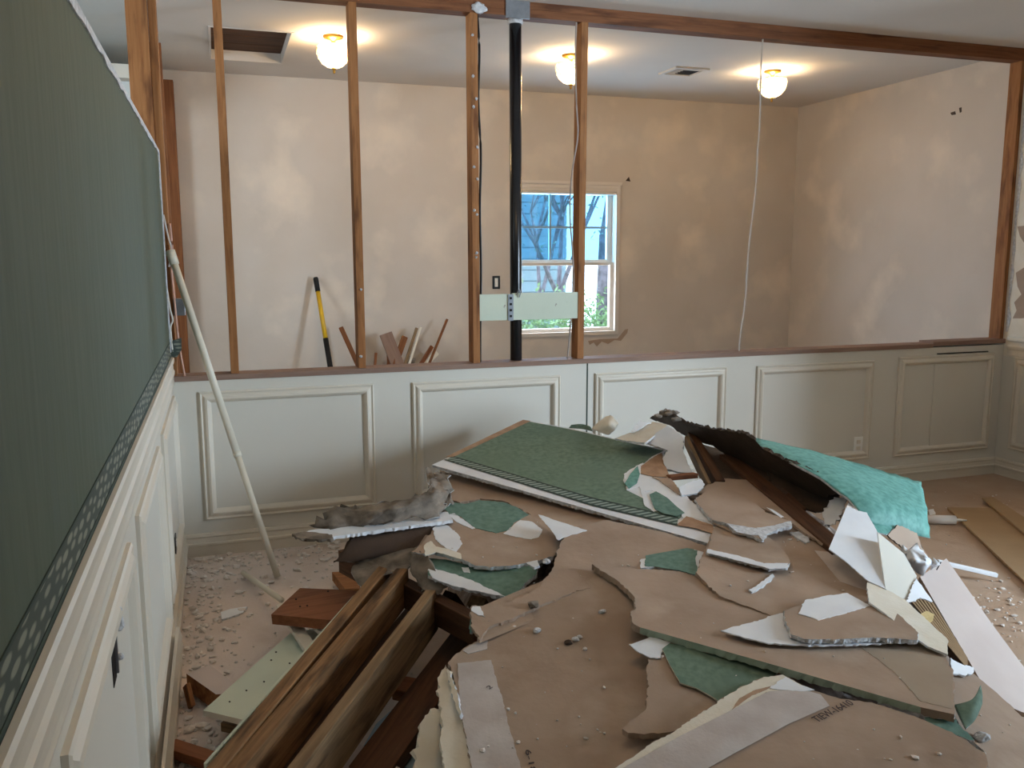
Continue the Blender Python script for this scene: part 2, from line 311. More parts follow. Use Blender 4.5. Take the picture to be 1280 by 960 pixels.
# left wall: wallpapered drywall cut off at 1.95 m
wl = struct(box('wall_left', -0.115, 0.0, -6.0, -0.002, 0, 1.948, M_greenwall))
box('wainscot_panel', 0.0, 0.004, -6.0, -0.002, 0, 0.89, M_panel, wl)
box('wallpaper_border', 0.0, 0.0015, -6.0, -0.03, 1.006, 1.070, M_border, wl)
box('border_line', 0.0, 0.003, -6.0, -0.03, 0.998, 1.008, M_borderline, wl)
box('border_line', 0.0, 0.002, -6.0, -0.03, 1.066, 1.071, M_borderline, wl)
# ragged white edge of the cut drywall
def ragged_strip(name, pts_a, wfun, mat_, parent, nrm, side, th=0.004):
    bm = bmesh.new(); a = []; b = []
    for p in pts_a:
        w = wfun(p); a.append(bm.verts.new(p+nrm*th)); b.append(bm.verts.new(p+side*w+nrm*th))
    for i in range(len(a)-1): bm.faces.new((a[i], a[i+1], b[i+1], b[i]))
    r = bmesh.ops.extrude_face_region(bm, geom=bm.faces[:]); 
    for v in [g for g in r['geom'] if isinstance(g, bmesh.types.BMVert)]: v.co -= nrm*th
    return link(name, bm_mesh(bm), mat_, parent)
ragged_strip('torn_top_edge', [Vector((0, -4.3+i*0.03, 1.950)) for i in range(144)], lambda p: 0.020+0.012*noise.noise(p*9), M_gyps, wl, Vector((1,0,0)), Vector((0,0,-1)))
ragged_strip('torn_end_edge', [Vector((0, -0.002, 1.02+i*0.02)) for i in range(47)], lambda p: 0.05+0.05*noise.noise(p*7), M_gyps, wl, Vector((1,0,0)), Vector((0,-1,0)))
# mouldings
PF = [(0,0),(0,0.010),(0.006,0.014),(0.013,0.009),(0.018,0.010),(0.026,0.018),(0.036,0.021),(0.044,0.016),(0.050,0.008),(0.055,0.0)]
def panel_moulding(origin, U, V, Nn, u0, u1, v0, v1, parent, mt=None, prof=PF):
    O = Vector(origin); U = Vector(U); V = Vector(V); Nn = Vector(Nn)
    cs = [(u0,v0,1,1),(u1,v0,-1,1),(u1,v1,-1,-1),(u0,v1,1,-1)]
    return profile_sweep('panel_moulding', prof, [O+U*a+V*b for a,b,_,_ in cs], [(U*s+V*t, Nn) for _,_,s,t in cs], mt or M_trim, parent, closed=True)
for (a, b, z0, z1) in [(0.115,0.960,0.180,0.820),(1.162,1.990,0.185,0.815),(2.200,3.043,0.185,0.815),(3.250,4.105,0.185,0.812),(4.295,5.075,0.178,0.822)]:
    panel_moulding((0,0,0), (1,0,0), (0,0,1), (0,-1,0), a, b, z0, z1, wh)
for (a, b) in [(-5.4,-4.55),(-4.33,-3.45),(-3.24,-2.345),(-2.13,-1.285),(-1.08,-0.16)]:
    panel_moulding((0.004,0,0), (0,1,0), (0,0,1), (1,0,0), a, b, 0.185, 0.832, wl)
for (a, b) in [(-2.1,-1.2),(-1.0,-0.10)]:
    panel_moulding((L,0,0), (0,1,0), (0,0,1), (-1,0,0), a, b, 0.19, 0.80, wr)
def run(name, prof, p0, p1, Nn, parent, mt=M_trim):
    return profile_sweep(name, prof, [p0, p1], [(Vector(Nn), Vector((0,0,1)))]*2, mt, parent)
PB = [(0,0),(0.018,0),(0.018,0.052),(0.024,0.056),(0.024,0.066),(0.017,0.070),(0.014,0.092),(0.018,0.100),(0.014,0.112),(0,0.114)]
bb = struct(run('baseboard_front', PB, (0.0,0,0), (L,0,0), (0,-1,0), None))
bbl = struct(run('baseboard_left', PB, (0.004,-6,0), (0.004,-0.002,0), (1,0,0), None))
bbr = struct(run('baseboard_right', PB, (L,BAY[1],0), (L,-0.0,0), (-1,0,0), None))
PR = [(0,0.868),(0.010,0.868),(0.016,0.880),(0.012,0.892),(0.012,0.912),(0.022,0.920),(0.024,0.934),(0.014,0.944),(0.013,0.966),(0.024,0.976),(0.026,0.992),(0.018,0.999),(0,1.0)]
PR = [(a*0.5, b) for a, b in PR]
struct(run('trim_1', PR, (0.004,-6,0), (0.004,-0.06,0), (1,0,0), None))
PR2 = [(a, b-0.07) for a, b in PR]
struct(run('trim_2', PR2, (L,BAY[1],0), (L,-0.03,0), (-1,0,0), None))
box('wainscot_panel', L-0.004, L, BAY[1], -0.0, 0, 0.80, M_panel, wr)
# torn brown patches on the upper right wall
def flat_patch(name, pts, nrm, th, mt, parent):
    bm = bmesh.new(); vs = [bm.verts.new(Vector(p)) for p in pts]; f = bm.faces.new(vs)
    r = bmesh.ops.extrude_face_region(bm, geom=[f])
    for v in [g for g in r['geom'] if isinstance(g, bmesh.types.BMVert)]: v.co += Vector(nrm)*th
    return link(name, bm_mesh(bm), mt, parent)
def atX(px, py, X): d = ray(px, py); return CAM + d*((X-CAM.x)/d.x)
for pl in ([(1272,283),(1282,282),(1290,300),(1290,306),(1280,303),(1275,295)], [(1270,341),(1281,334),(1290,340),(1290,396),(1277,398),(1266,398),(1271,388),(1268,378),(1277,368),(1272,358)]):
    flat_patch('torn_patch', [atX(x, y, L) for x, y in pl], (-1,0,0), 0.002, M_kraft, wr)
ragged_strip('torn_edge', [Vector((L, -0.004, 0.96+i*0.03)) for i in range(58)], lambda p: 0.02+0.02*noise.noise(p*11), M_gyps, wr, Vector((-1,0,0)), Vector((0,-1,0)), 0.003)
# repaired square of wainscot at right end of half wall
box('patch_panel', 4.585, 5.02, -0.0045, 0.0, 0.225, 0.765, M_panel, wh)
box('patch_gap', 4.60, 5.02, -0.0065, -0.0003, 0.830, 0.836, M_dark, wh)
# plaster flakes around far window and stains on far wall
flat_patch('torn_patch', [atY(x, y, D) for x, y in [(735,426),(750,424),(772,423),(781,412),(785,411),(784,416),(776,426),(768,425),(760,430),(752,427),(746,433),(742,428),(737,431)]], (0,-1,0), 0.003, M_kraft, wf)
flat_patch('torn_patch', [atY(x, y, D) for x, y in [(782,226),(786,221),(788,227)]], (0,-1,0), 0.003, M_kraftdk, wf)
flat_patch('nick', [atX(x, y, L2) for x, y in [(1188,141),(1194,139),(1195,143),(1190,144)]], (-1,0,0), 0.002, M_kraftdk, wfr)
flat_patch('nick', [atX(x, y, L2) for x, y in [(1199,135),(1202,134),(1202,140),(1200,141)]], (-1,0,0), 0.002, M_kraftdk, wfr)

# right window (out of the picture, the room's daylight)
def simple_window(name, X0, X1, y0, y1, z0, z1):
    w = struct(boxes(name, [(X0, X1, y0, y0+0.05, z0, z1), (X0, X1, y1-0.05, y1, z0, z1), (X0, X1, y0+0.05, y1-0.05, z0, z0+0.05), (X0, X1, y0+0.05, y1-0.05, z1-0.05, z1)], M_vinyl))
    box('mullion', X0, X1, (y0+y1)/2-0.02, (y0+y1)/2+0.02, z0+0.05, z1-0.05, M_vinyl, w)
    for a, b in ((y0+0.05, (y0+y1)/2-0.02), ((y0+y1)/2+0.02, y1-0.05)): box('pane', (X0+X1)/2-0.002, (X0+X1)/2+0.002, a, b, z0+0.05, z1-0.05, M_pane, w)
    return w
simple_window('window_2', BAY[3]+0.03, BAY[3]+0.09, *WIN_R)

# far window: double hung, upper sash with muntins
w1 = struct(empty('window_1', (wx0, D, wz0)))
boxes('casing', [(wx0, wx0+0.035, D-0.012, D+0.13, wz0, wz1), (wx1-0.035, wx1, D-0.012, D+0.13, wz0, wz1), (wx0+0.035, wx1-0.035, D-0.012, D+0.13, wz1-0.05, wz1), (wx0+0.035, wx1-0.035, D-0.016, D+0.13, wz0, wz0+0.03)], M_vinyl, w1)
box('head_trim', wx0, wx1+0.01, D-0.02, D, wz1-0.005, wz1+0.02, M_vinyl, w1)
for k, (zz, yy) in enumerate([(wz1-0.075, 0.020), (wz1-0.052, 0.010), (wz1-0.030, 0.016)]): box('blind_rail', wx0+0.035, wx1-0.035, D-yy, D+0.06, zz-0.010, zz+0.010, M_vinyl, w1, 0.002)
def sash(nm, x0, x1, z0, z1, y0, y1, t, pm, rail=0.04):
    s = boxes(nm, [(x0, x0+t, y0, y1, z0, z1), (x1-t, x1, y0, y1, z0, z1), (x0+t, x1-t, y0, y1, z0, z0+rail), (x0+t, x1-t, y0, y1, z1-rail*0.7, z1)], M_vinyl, w1)
    return s
up_s = sash('upper_sash', wx0+0.035, wx1-0.035, 1.375, 2.0, D+0.075, D+0.11, 0.045, M_panetint, 0.05)
lo_s = sash('lower_sash', wx0+0.035, wx1-0.035, wz0+0.03, 1.40, D+0.03, D+0.065, 0.035, M_pane, 0.03)
ux0, ux1 = wx0+0.08, wx1-0.08
for i in range(3):
    for j in range(2):
        a = ux0+(ux1-ux0)*i/3; b = ux0+(ux1-ux0)*(i+1)/3; c = 1.425+(1.965-1.425)*j/2; d = 1.425+(1.965-1.425)*(j+1)/2
        box('pane', a, b, D+0.090, D+0.094, c, d, M_panetint, up_s)
for i in (1, 2): box('muntin', ux0+(ux1-ux0)*i/3-0.009, ux0+(ux1-ux0)*i/3+0.009, D+0.084, D+0.100, 1.425, 1.965, M_siding, up_s)
box('muntin', ux0, ux1, D+0.085, D+0.099, 1.686, 1.704, M_siding, up_s)
box('pane', wx0+0.07, wx1-0.07, D+0.045, D+0.049, wz0+0.06, 1.379, M_pane, lo_s)

# attic hatch recess and ceiling vent
ah = struct(boxes('trim_3', [(hx0+0.001, hx0+0.016, hy0+0.001, hy1-0.001, ZC-0.004, ZC+0.12), (hx1-0.016, hx1-0.001, hy0+0.001, hy1-0.001, ZC-0.004, ZC+0.12), (hx0+0.016, hx1-0.016, hy0+0.001, hy0+0.016, ZC-0.004, ZC+0.12), (hx0+0.016, hx1-0.016, hy1-0.016, hy1-0.001, ZC-0.004, ZC+0.12)], M_ceil))
box('hatch_lid', hx0-0.02, hx1+0.02, hy0-0.02, hy1+0.02, ZC+0.12, ZC+0.14, M_attic, ah)
for k in range(4): timber('attic_board', (hx0+0.017, hy0+0.1225+k*0.218, ZC+0.07), (hx1-0.017, hy0+0.1225+k*0.218, ZC+0.07), 0.214, 0.02, M_attic, ah)
cv = tag(empty('ceiling_vent', (3.46, 1.35, ZC)), 'metal ceiling vent grille with a broken dark opening, right of the middle lamp', 'vent')
vx0, vx1, vy0, vy1 = 3.33, 3.60, 1.22, 1.48
boxes('frame', [(vx0, vx1, vy0, vy0+0.03, ZC-0.012, ZC), (vx0, vx1, vy1-0.03, vy1, ZC-0.012, ZC), (vx0, vx0+0.03, vy0+0.03, vy1-0.03, ZC-0.012, ZC), (vx1-0.03, vx1, vy0+0.03, vy1-0.03, ZC-0.012, ZC)], M_ceil, cv)
box('duct_opening', vx0+0.03, vx1-0.03, vy0+0.03, vy1-0.03, ZC-0.003, ZC-0.001, M_dark, cv)
for k in range(5): box('slat', vx0+0.03, vx0+0.03+(0.21 if k == 0 else 0.07), vy0+0.045+k*0.036, vy0+0.055+k*0.036, ZC-0.012, ZC-0.004, M_ceil, cv)

# ------------------------------------------------------------------ framing: studs, plates, pipe
for i, (zz, lab) in enumerate([(2.698, 'lower of the two old fir top plates spanning the opening'), (2.736, 'upper of the two old fir top plates, against the ceiling')]):
    tag(timber('top_plate', (-0.11, 0.0575, zz), (L+0.09, 0.0575, zz), 0.089, 0.0378, M_beam, bev=0.0015), lab, 'beam', 'top plates')
def stud(x0, label, mt=M_stud, y0=0.013, dy=0.089, w=0.038, z0=0.9, z1=2.679, lumps=(), lean=0.0):
    o = timber('stud', (x0+w/2+lean, y0+dy/2, z0), (x0+w/2, y0+dy/2, z1), w, dy, mt, up=(0,1,0), bev=0.0015)
    o.name = 'stud'; tag(o, label, 'stud', 'wall studs of the opened partition')
    for (dx, z) in lumps:
        bm = bmesh.new(); bmesh.ops.create_icosphere(bm, subdivisions=1, radius=0.009)
        for v in bm.verts: v.co = Vector((x0+w*dx, y0-0.001, z))+v.co*random.uniform(0.7,1.2)
        link('plaster_lump', bm_mesh(bm), M_gyps, o)
    return o
stud(0.268, 'fir stud nearest the green wall, left of the yellow tool handle')
stud(0.890, 'fir stud right of the yellow tool handle, in front of the leftmost lamp', lumps=((0.6,1.30),(0.3,0.96)))
stud(1.499, 'fir stud dotted with plaster lumps, beside the thin black cable', lumps=((0.3,2.57),(0.3,2.37),(0.7,2.26),(0.35,2.22),(0.8,2.02),(0.35,1.92),(0.8,1.86),(0.3,1.70),(0.7,1.68),(0.6,1.48),(0.5,1.46)))
stud(2.106, 'fir stud standing in front of the window, right of the black pipe', lean=-0.008)
stud(5.128, 'fir stud at the right end, against the torn right wall', y0=0.013)
tag(timber('stud', (-0.0585, 0.02, 0.0), (-0.0585, 0.02, ZC), 0.038, 0.092, M_stud, up=(1,0,0)), 'wide fir stud at the end of the green wall, broad face forward', 'stud', 'wall studs of the opened partition')
tag(timber('stud', (0.006, 0.0625, 0.90), (0.006, 0.0625, 2.679), 0.034, 0.089, M_stud, up=(0,1,0)), 'narrow fir stud nailed beside the wide stud at the green wall', 'stud', 'wall studs of the opened partition')
tag(timber('stud', (-0.045, 2.36, 0.0), (-0.045, 2.36, 2.68), 0.09, 0.089, M_studdk, up=(0,1,0)), 'dark reddish stud in the far left corner of the lit room', 'stud', 'wall studs of the opened partition')
tag(timber('stud', (-0.06, 1.2, 0.0), (-0.06, 1.2, 2.68), 0.038, 0.09, M_studdk, up=(1,0,0)), 'dark stud of the stripped side partition behind the green wall end', 'stud', 'wall studs of the opened partition')
# small remainder of the border at the wall end
flat_patch('border_scrap', [(0.0,-0.002,1.07),(0.052,-0.002,1.085),(0.050,-0.002,1.03),(0.028,-0.002,0.995),(0.0,-0.002,0.99)], (0,-1,0), 0.006, M_border, wl)
# black drain pipe
pp = tag(empty('drain_pipe', (1.760, 0.072, 0)), 'glossy black plastic drain pipe rising to the beam', 'pipe')
tube('pipe', [(1.760,0.072,0.0),(1.758,0.072,2.70)], 0.032, M_black, pp, n=20)
tube('collar', [(1.757,0.072,2.655),(1.757,0.072,2.679)], 0.040, M_gyps, pp, n=14)
tag(box('nail_plate', 1.685, 1.815, 0.006, 0.013, 2.668, 2.755, M_steel, bev=0.001), 'galvanised nail plate on the beam above the black pipe', 'metal plate')
bm = bmesh.new(); bmesh.ops.create_icosphere(bm, subdivisions=3, radius=1)
for v in bm.verts: v.co = Vector((1.545,0.006,2.700))+Vector((v.co.x*0.036, v.co.y*0.008, v.co.z*0.026))*(1+0.5*noise.noise(v.co*2.5))
tag(link('plaster_blob', bm_mesh(bm, smooth=True), M_gyps), 'white plaster blob stuck to the beam above the black cable', 'plaster')
# brace board across the pipe
bbd = tag(empty('brace_board', (1.81,0.03,1.19)), 'pale board nailed flat between two studs across the black pipe', 'board')
box('board', 1.537, 1.700, 0.016, 0.034, 1.124, 1.264, M_mint, bbd, 0.001)
box('board', 1.722, 2.104, 0.016, 0.034, 1.124, 1.268, M_mint, bbd, 0.001)
st = box('metal_strap', 1.694, 1.724, 0.010, 0.016, 1.122, 1.262, M_steel, bbd)
for k in range(4): box('slot', 1.703, 1.715, 0.008, 0.0101, 1.14+k*0.032, 1.152+k*0.032, M_dark, st)
tube('wire_hook', spline([(1.742,0.012,1.258),(1.752,0.004,1.285),(1.762,0.006,1.27),(1.755,0.008,1.245)]), 0.003, M_steel, bbd, 6)
# cables
tag(tube('electrical_cable', spline([(1.549,0.06,2.68),(1.556,0.05,2.5),(1.548,0.05,2.25),(1.560,0.05,2.0),(1.552,0.05,1.7),(1.556,0.05,1.4),(1.550,0.05,1.1),(1.548,0.05,0.90)]), 0.0065, M_blackcable), 'thin black cable running down beside the lumpy stud', 'cable')
tag(tube('electrical_cable', spline([(2.083,0.03,2.68),(2.078,0.03,2.5),(2.088,0.03,2.25),(2.092,0.02,2.1),(2.060,0.02,1.9),(2.050,0.02,1.7),(2.066,0.02,1.5),(2.075,0.02,1.3),(2.068,0.04,1.1),(2.050,0.04,0.9)]), 0.0045, M_greycable), 'grey cable wandering down in front of the window', 'cable')
tag(tube('electrical_cable', spline([(3.232,0.04,2.68),(3.228,0.04,2.5),(3.232,0.04,2.2),(3.225,0.04,2.06),(3.222,0.04,1.85),(3.190,0.04,1.5),(3.180,0.04,1.2),(3.155,0.04,1.0),(3.150,0.04,0.90)]), 0.0045, M_whitecable), 'pale cable hanging from the beam in front of the rightmost lamp', 'cable')
tag(tube('electrical_cable', spline([(0.030,0.008,1.62),(0.034,0.0,1.50),(0.026,0.006,1.40),(0.030,0.006,1.28),(0.034,0.002,1.15),(0.042,0.004,1.02),(0.056,0.006,0.90)]), 0.005, M_pinkcable), 'pinkish cable hanging at the end of the green wall', 'cable')
tag(tube('electrical_cable', spline([(0.004,0.0,1.66),(0.020,-0.008,1.56),(0.030,0.0,1.50),(0.016,-0.006,1.42)]), 0.004, M_whitecable), 'short loop of white cable at the top of the white pole', 'cable')
tag(box('junction_box', 0.025, 0.075, 0.004, 0.055, 1.19, 1.27, M_steel, bev=0.002), 'grey metal junction box on the stud behind the white pole', 'electrical box')
tag(tube('stripped_wire', spline([(0.0,-0.004,1.32),(0.010,-0.012,1.22),(0.018,-0.010,1.17),(0.006,-0.006,1.13),(0.010,-0.006,1.02)]), 0.004, M_cream), 'frayed strip of paper hanging along the green wall edge', 'paper strip')

# ------------------------------------------------------------------ ceiling lamps
M_bulb = emis('warm_bulb', (1.0, 0.72, 0.36, 1), 60)
M_bowl = bpy.data.materials.new('cut_glass_bowl'); M_bowl.use_nodes = True
nt = M_bowl.node_tree; N = nt.nodes; N.remove(N['Principled BSDF'])
tr = N.new('ShaderNodeBsdfTransparent'); tr.inputs[0].default_value = (1.0, 0.93, 0.8, 1)
tl = N.new('ShaderNodeBsdfTranslucent'); tl.inputs[0].default_value = (1.0, 0.86, 0.62, 1)
gl = N.new('ShaderNodeBsdfGlossy'); gl.inputs['Roughness'].default_value = 0.1
vo = N.new('ShaderNodeTexVoronoi'); vo.inputs['Scale'].default_value = 38; tcx = N.new('ShaderNodeTexCoord'); nt.links.new(tcx.outputs['Object'], vo.inputs['Vector'])
mr = N.new('ShaderNodeMapRange'); mr.inputs[1].default_value = 0.1; mr.inputs[2].default_value = 0.6; mr.inputs[3].default_value = 0.45; mr.inputs[4].default_value = 0.12; nt.links.new(vo.outputs['Distance'], mr.inputs[0])
mx1 = N.new('ShaderNodeMixShader'); nt.links.new(mr.outputs[0], mx1.inputs[0]); nt.links.new(tr.outputs[0], mx1.inputs[1]); nt.links.new(tl.outputs[0], mx1.inputs[2])
mx2 = N.new('ShaderNodeMixShader'); mx2.inputs[0].default_value = 0.08; nt.links.new(mx1.outputs[0], mx2.inputs[1]); nt.links.new(gl.outputs[0], mx2.inputs[2]); nt.links.new(mx2.outputs[0], N['Material Output'].inputs[0])
for (x, y, zc, pw, lab) in [(0.955,1.10,ZC,LAMP_POWER,'lit glass bowl ceiling lamp beside the dark attic hatch'), (2.504,1.13,ZC,LAMP_POWER,'lit glass bowl ceiling lamp half hidden by the window stud'), (4.071,1.15,ZC,LAMP_POWER,'lit glass bowl ceiling lamp nearest the right corner, behind the hanging cable'), (1.3,-2.2,ZN,NEAR_FILL,'glass bowl lamp added out of view over the rubble heap for warm fill')]:
    t = tag(empty('ceiling_lamp', (x,y,zc)), lab, 'ceiling lamp', 'ceiling lamps of the far room')
    lathe('canopy', [(0,0),(0.062,0),(0.060,-0.012),(0.025,-0.022),(0.012,-0.03),(0.010,-0.06),(0,-0.06)], M_brass, t, (x,y,zc))
    lathe('bowl', [(0.092,-0.062),(0.098,-0.060),(0.103,-0.078),(0.101,-0.105),(0.090,-0.135),(0.068,-0.162),(0.040,-0.180),(0.012,-0.188),(0.010,-0.185),(0.040,-0.176),(0.065,-0.158),(0.086,-0.133),(0.097,-0.104),(0.098,-0.08),(0.092,-0.062)], M_bowl, t, (x,y,zc), 32)
    lathe('rim', [(0.050,-0.045),(0.058,-0.048),(0.058,-0.056),(0.050,-0.058),(0.050,-0.045)], M_brass, t, (x,y,zc), 28)
    lathe('finial', [(0,-0.184),(0.016,-0.186),(0.012,-0.194),(0.005,-0.198),(0.009,-0.206),(0.006,-0.216),(0,-0.218)], M_brass, t, (x,y,zc), 14)
    tube('stem', [(x,y,zc-0.05),(x,y,zc-0.186)], 0.004, M_brass, t, 8)
    for s in (-1, 1):
        bm = bmesh.new(); bmesh.ops.create_icosphere(bm, subdivisions=2, radius=0.022)
        for v in bm.verts: v.co = Vector((x+s*0.042+v.co.x*1.3, y, zc-0.105))+Vector((0, v.co.y, v.co.z))
        link('bulb', bm_mesh(bm, smooth=True), M_bulb, t)
    l = bpy.data.lights.new('lamp_light', 'POINT'); l.energy = pw*math.pi; l.color = (1.0, 0.80, 0.56); l.shadow_soft_size = 0.03
    lo = bpy.data.objects.new('lamp_light', l); COL.objects.link(lo); lo.location = (x, y-0.0, zc-0.105)

# ------------------------------------------------------------------ switches, outlets
sw = tag(empty('light_switch', (2.394, D, 1.243)), 'black light switch with pale toggle left of the window', 'switch')
box('plate', 2.362, 2.427, D-0.006, D, 1.190, 1.296, M_black, sw, 0.004)
box('rocker', 2.381, 2.408, D-0.010, D-0.005, 1.208, 1.278, M_outletw, sw, 0.002)
ol = tag(empty('wall_outlet', (4.018, 0, 0.275)), 'cream outlet on the half wall above the turquoise sheet', 'outlet')
box('plate', 3.985, 4.052, -0.006, 0.0, 0.222, 0.328, M_outletw, ol, 0.003)
for z in (0.255, 0.296): box('socket', 4.004, 4.033, -0.009, -0.005, z-0.012, z+0.012, M_cream, ol, 0.003)
oh = tag(empty('open_electrical_box', (0.004, -2.69, 0.72)), 'open wall box with white plaster lumps below the chair rail', 'electrical box')
box('box_hole', 0.003, 0.0055, -2.715, -2.665, 0.665, 0.775, M_dark, oh)
box('box_rim', 0.004, 0.010, -2.668, -2.660, 0.672, 0.78, M_steel, oh)
for k, (yy, zz, rr) in enumerate([(-2.66,0.772,0.016),(-2.675,0.800,0.012),(-2.65,0.79,0.010),(-2.655,0.70,0.007)]):
    bm = bmesh.new(); bmesh.ops.create_icosphere(bm, subdivisions=2, radius=rr)
    for v in bm.verts: v.co = Vector((0.012,yy,zz))+v.co*(1+0.4*noise.noise(v.co*90+Vector((k,0,0))))
    link('plaster_lump', bm_mesh(bm), M_gyps, oh)
oh2 = tag(empty('wall_outlet', (0.004,-0.62,0.26)), 'small dark outlet low on the left wainscot near the corner', 'outlet')
box('plate', 0.004, 0.009, -0.66, -0.59, 0.20, 0.31, M_black, oh2, 0.002); box('socket', 0.008, 0.012, -0.64, -0.61, 0.265, 0.29, M_outletw, oh2)
# loose piece of base cap standing against the left wall
bc = run('base_moulding', [(0.026,0.002),(0.040,0.002),(0.040,0.08),(0.046,0.088),(0.040,0.10),(0.044,0.112),(0.036,0.15),(0.026,0.152)], (0.0,-3.6,0), (0.0,-1.22,0), (1,0,0), None)
tag(bc, 'loose length of cream base moulding standing against the left wall', 'moulding')

# ------------------------------------------------------------------ far room contents
tl_ = tag(empty('sledgehammer', (1.03,2.0,0)), 'long tool with yellow handle and black grips leaning on the far wall', 'tool')
a = atY(394.5,347,2.40); b = atY(413,460,2.12); dv = (b-a).normalized(); foot = a+dv*((a.z-0.07)/-dv.z)
tube('handle', [a+dv*0.115, a+dv*0.49], 0.0175, M_yellow, tl_, 12)
tube('upper_grip', [a, a+dv*0.01, a+dv*0.115], 0.02, M_rubber, tl_, 12, radii=[0.016,0.020,0.019])
tube('lower_grip', [a+dv*0.49, foot], 0.020, M_rubber, tl_, 12)
timber('head', foot+Vector((-0.08,0,0)), foot+Vector((0.08,0,0)), 0.07, 0.07, M_steel, tl_, bev=0.012)
def far_plank(p, q, w, h, mt, label, cat='plank', Y0=2.0, Y1=2.3, nm='scrap_plank'):
    A = atY(*p, Y1); B = atY(*q, Y0); d = (B-A).normalized(); ext = B+Vector((d.x*0.6, 0, d.z))*((B.z-0.04)/-d.z)
    o = timber(nm, A, ext, w, h, mt, up=(0,1,0)); tag(o, label, cat, 'scrap lumber behind the half wall'); return o
far_plank((482,417),(508,458),0.10,0.02,M_plate,'wide greyish scrap board in the pile behind the half wall')
far_plank((426,409),(447,436),0.035,0.02,M_studdk,'brown stick leaning left of the second stud in the far pile')
far_plank((559,399),(536,455),0.018,0.018,M_studdk,'tall thin reddish stick at the right end of the far pile')
far_plank((540,433),(530,457),0.03,0.02,M_redwood,'short reddish stick beside the tall thin stick in the far pile')
far_plank((506,421),(500,450),0.045,0.03,M_studdk,'dark brown stub behind the wide greyish scrap board')
far_plank((521,410),(508,455),0.022,0.015,M_lumbertan,'pale thin lath, leftmost of two behind the half wall')
far_plank((526,409),(512,458),0.018,0.012,M_cream,'cream thin lath, rightmost of two behind the half wall')
far_plank((486,442),(494,457),0.03,0.02,M_redwood,'short dark red stub left of the wide greyish board')
far_plank((470,441),(476,456),0.02,0.015,M_redwood,'small red lath end beside the second stud')
far_plank((546,440),(538,457),0.05,0.012,M_cream,'cream scrap at the foot of the tall thin reddish stick')
far_plank((514,447),(520,458),0.07,0.05,M_greypaper,'grey block end in the middle of the far pile')

# ------------------------------------------------------------------ drywall machinery
PL = {}
def plane_of(anc, lift=0.0):
    if isinstance(anc, bpy.types.Object): p, n = PL[anc.as_pointer()]; return p+n*lift, n
    a, b, c = [at(*t) for t in anc]; n = (b-a).cross(c-a).normalized()
    if n.dot(CAM-a) < 0: n = -n
    return a+n*lift, n
def hit(px, py, p, n): d = ray(px, py); return CAM+d*((p-CAM).dot(n)/d.dot(n))
def slab(name, poly, anc, th=0.0127, top=None, side=None, bot=None, rough=0.004, seg=0.010, parent=None, lift=0.0, greenside=None, warp=0.0):
    p, n = plane_of(anc, lift); top = top or M_kraft; side = side or M_gyps; bot = bot or M_kraft
    mats = [top, side, bot] + ([greenside] if greenside else [])
    n_ = len(poly); pts = []; flags = []
    W3 = [hit(q[0], q[1], p, n) for q in poly]
    for i in range(n_):
        a = W3[i]; b = W3[(i+1)%n_]; clean = len(poly[i]) > 2; fl = poly[i][2] if clean else None
        k = max(1, int((b-a).length/seg)); e = (b-a).normalized(); s = n.cross(e)
        for j in range(k):
            q = a+(b-a)*(j/k)
            if j and not clean: q = q+s*(random.gauss(0, 1)*rough*0.38+noise.noise(q*45)*rough*0.9+noise.noise(q*14)*rough*0.9)+e*random.uniform(-0.3,0.3)*seg
            pts.append(q); flags.append(3 if (fl == 'g' and greenside) else 1)
    bm = bmesh.new()
    tv = [bm.verts.new(q) for q in pts]
    bv = [bm.verts.new(q-n*th+Vector([random.uniform(-1,1)*rough*0.7 for _ in range(3)])*(1 if th > 0.006 else 0.2)) for q in pts]
    f = bm.faces.new(tv); f.material_index = 0
    f = bm.faces.new(bv[::-1]); f.material_index = 2
    for i in range(len(tv)):
        f = bm.faces.new((tv[i], bv[i], bv[(i+1)%len(tv)], tv[(i+1)%len(tv)])); f.material_index = flags[i]
    bmesh.ops.triangulate(bm, faces=[f for f in bm.faces if len(f.verts) > 4])
    o = link(name, bm_mesh(bm), mats, parent); PL[o.as_pointer()] = (p, n)
    return o
def patch(name, poly, parent, mt, lift=0.0018, th=0.0016, rough=0.003):
    return slab(name, poly, parent, th, mt, mt, mt, rough, 0.009, parent, lift)
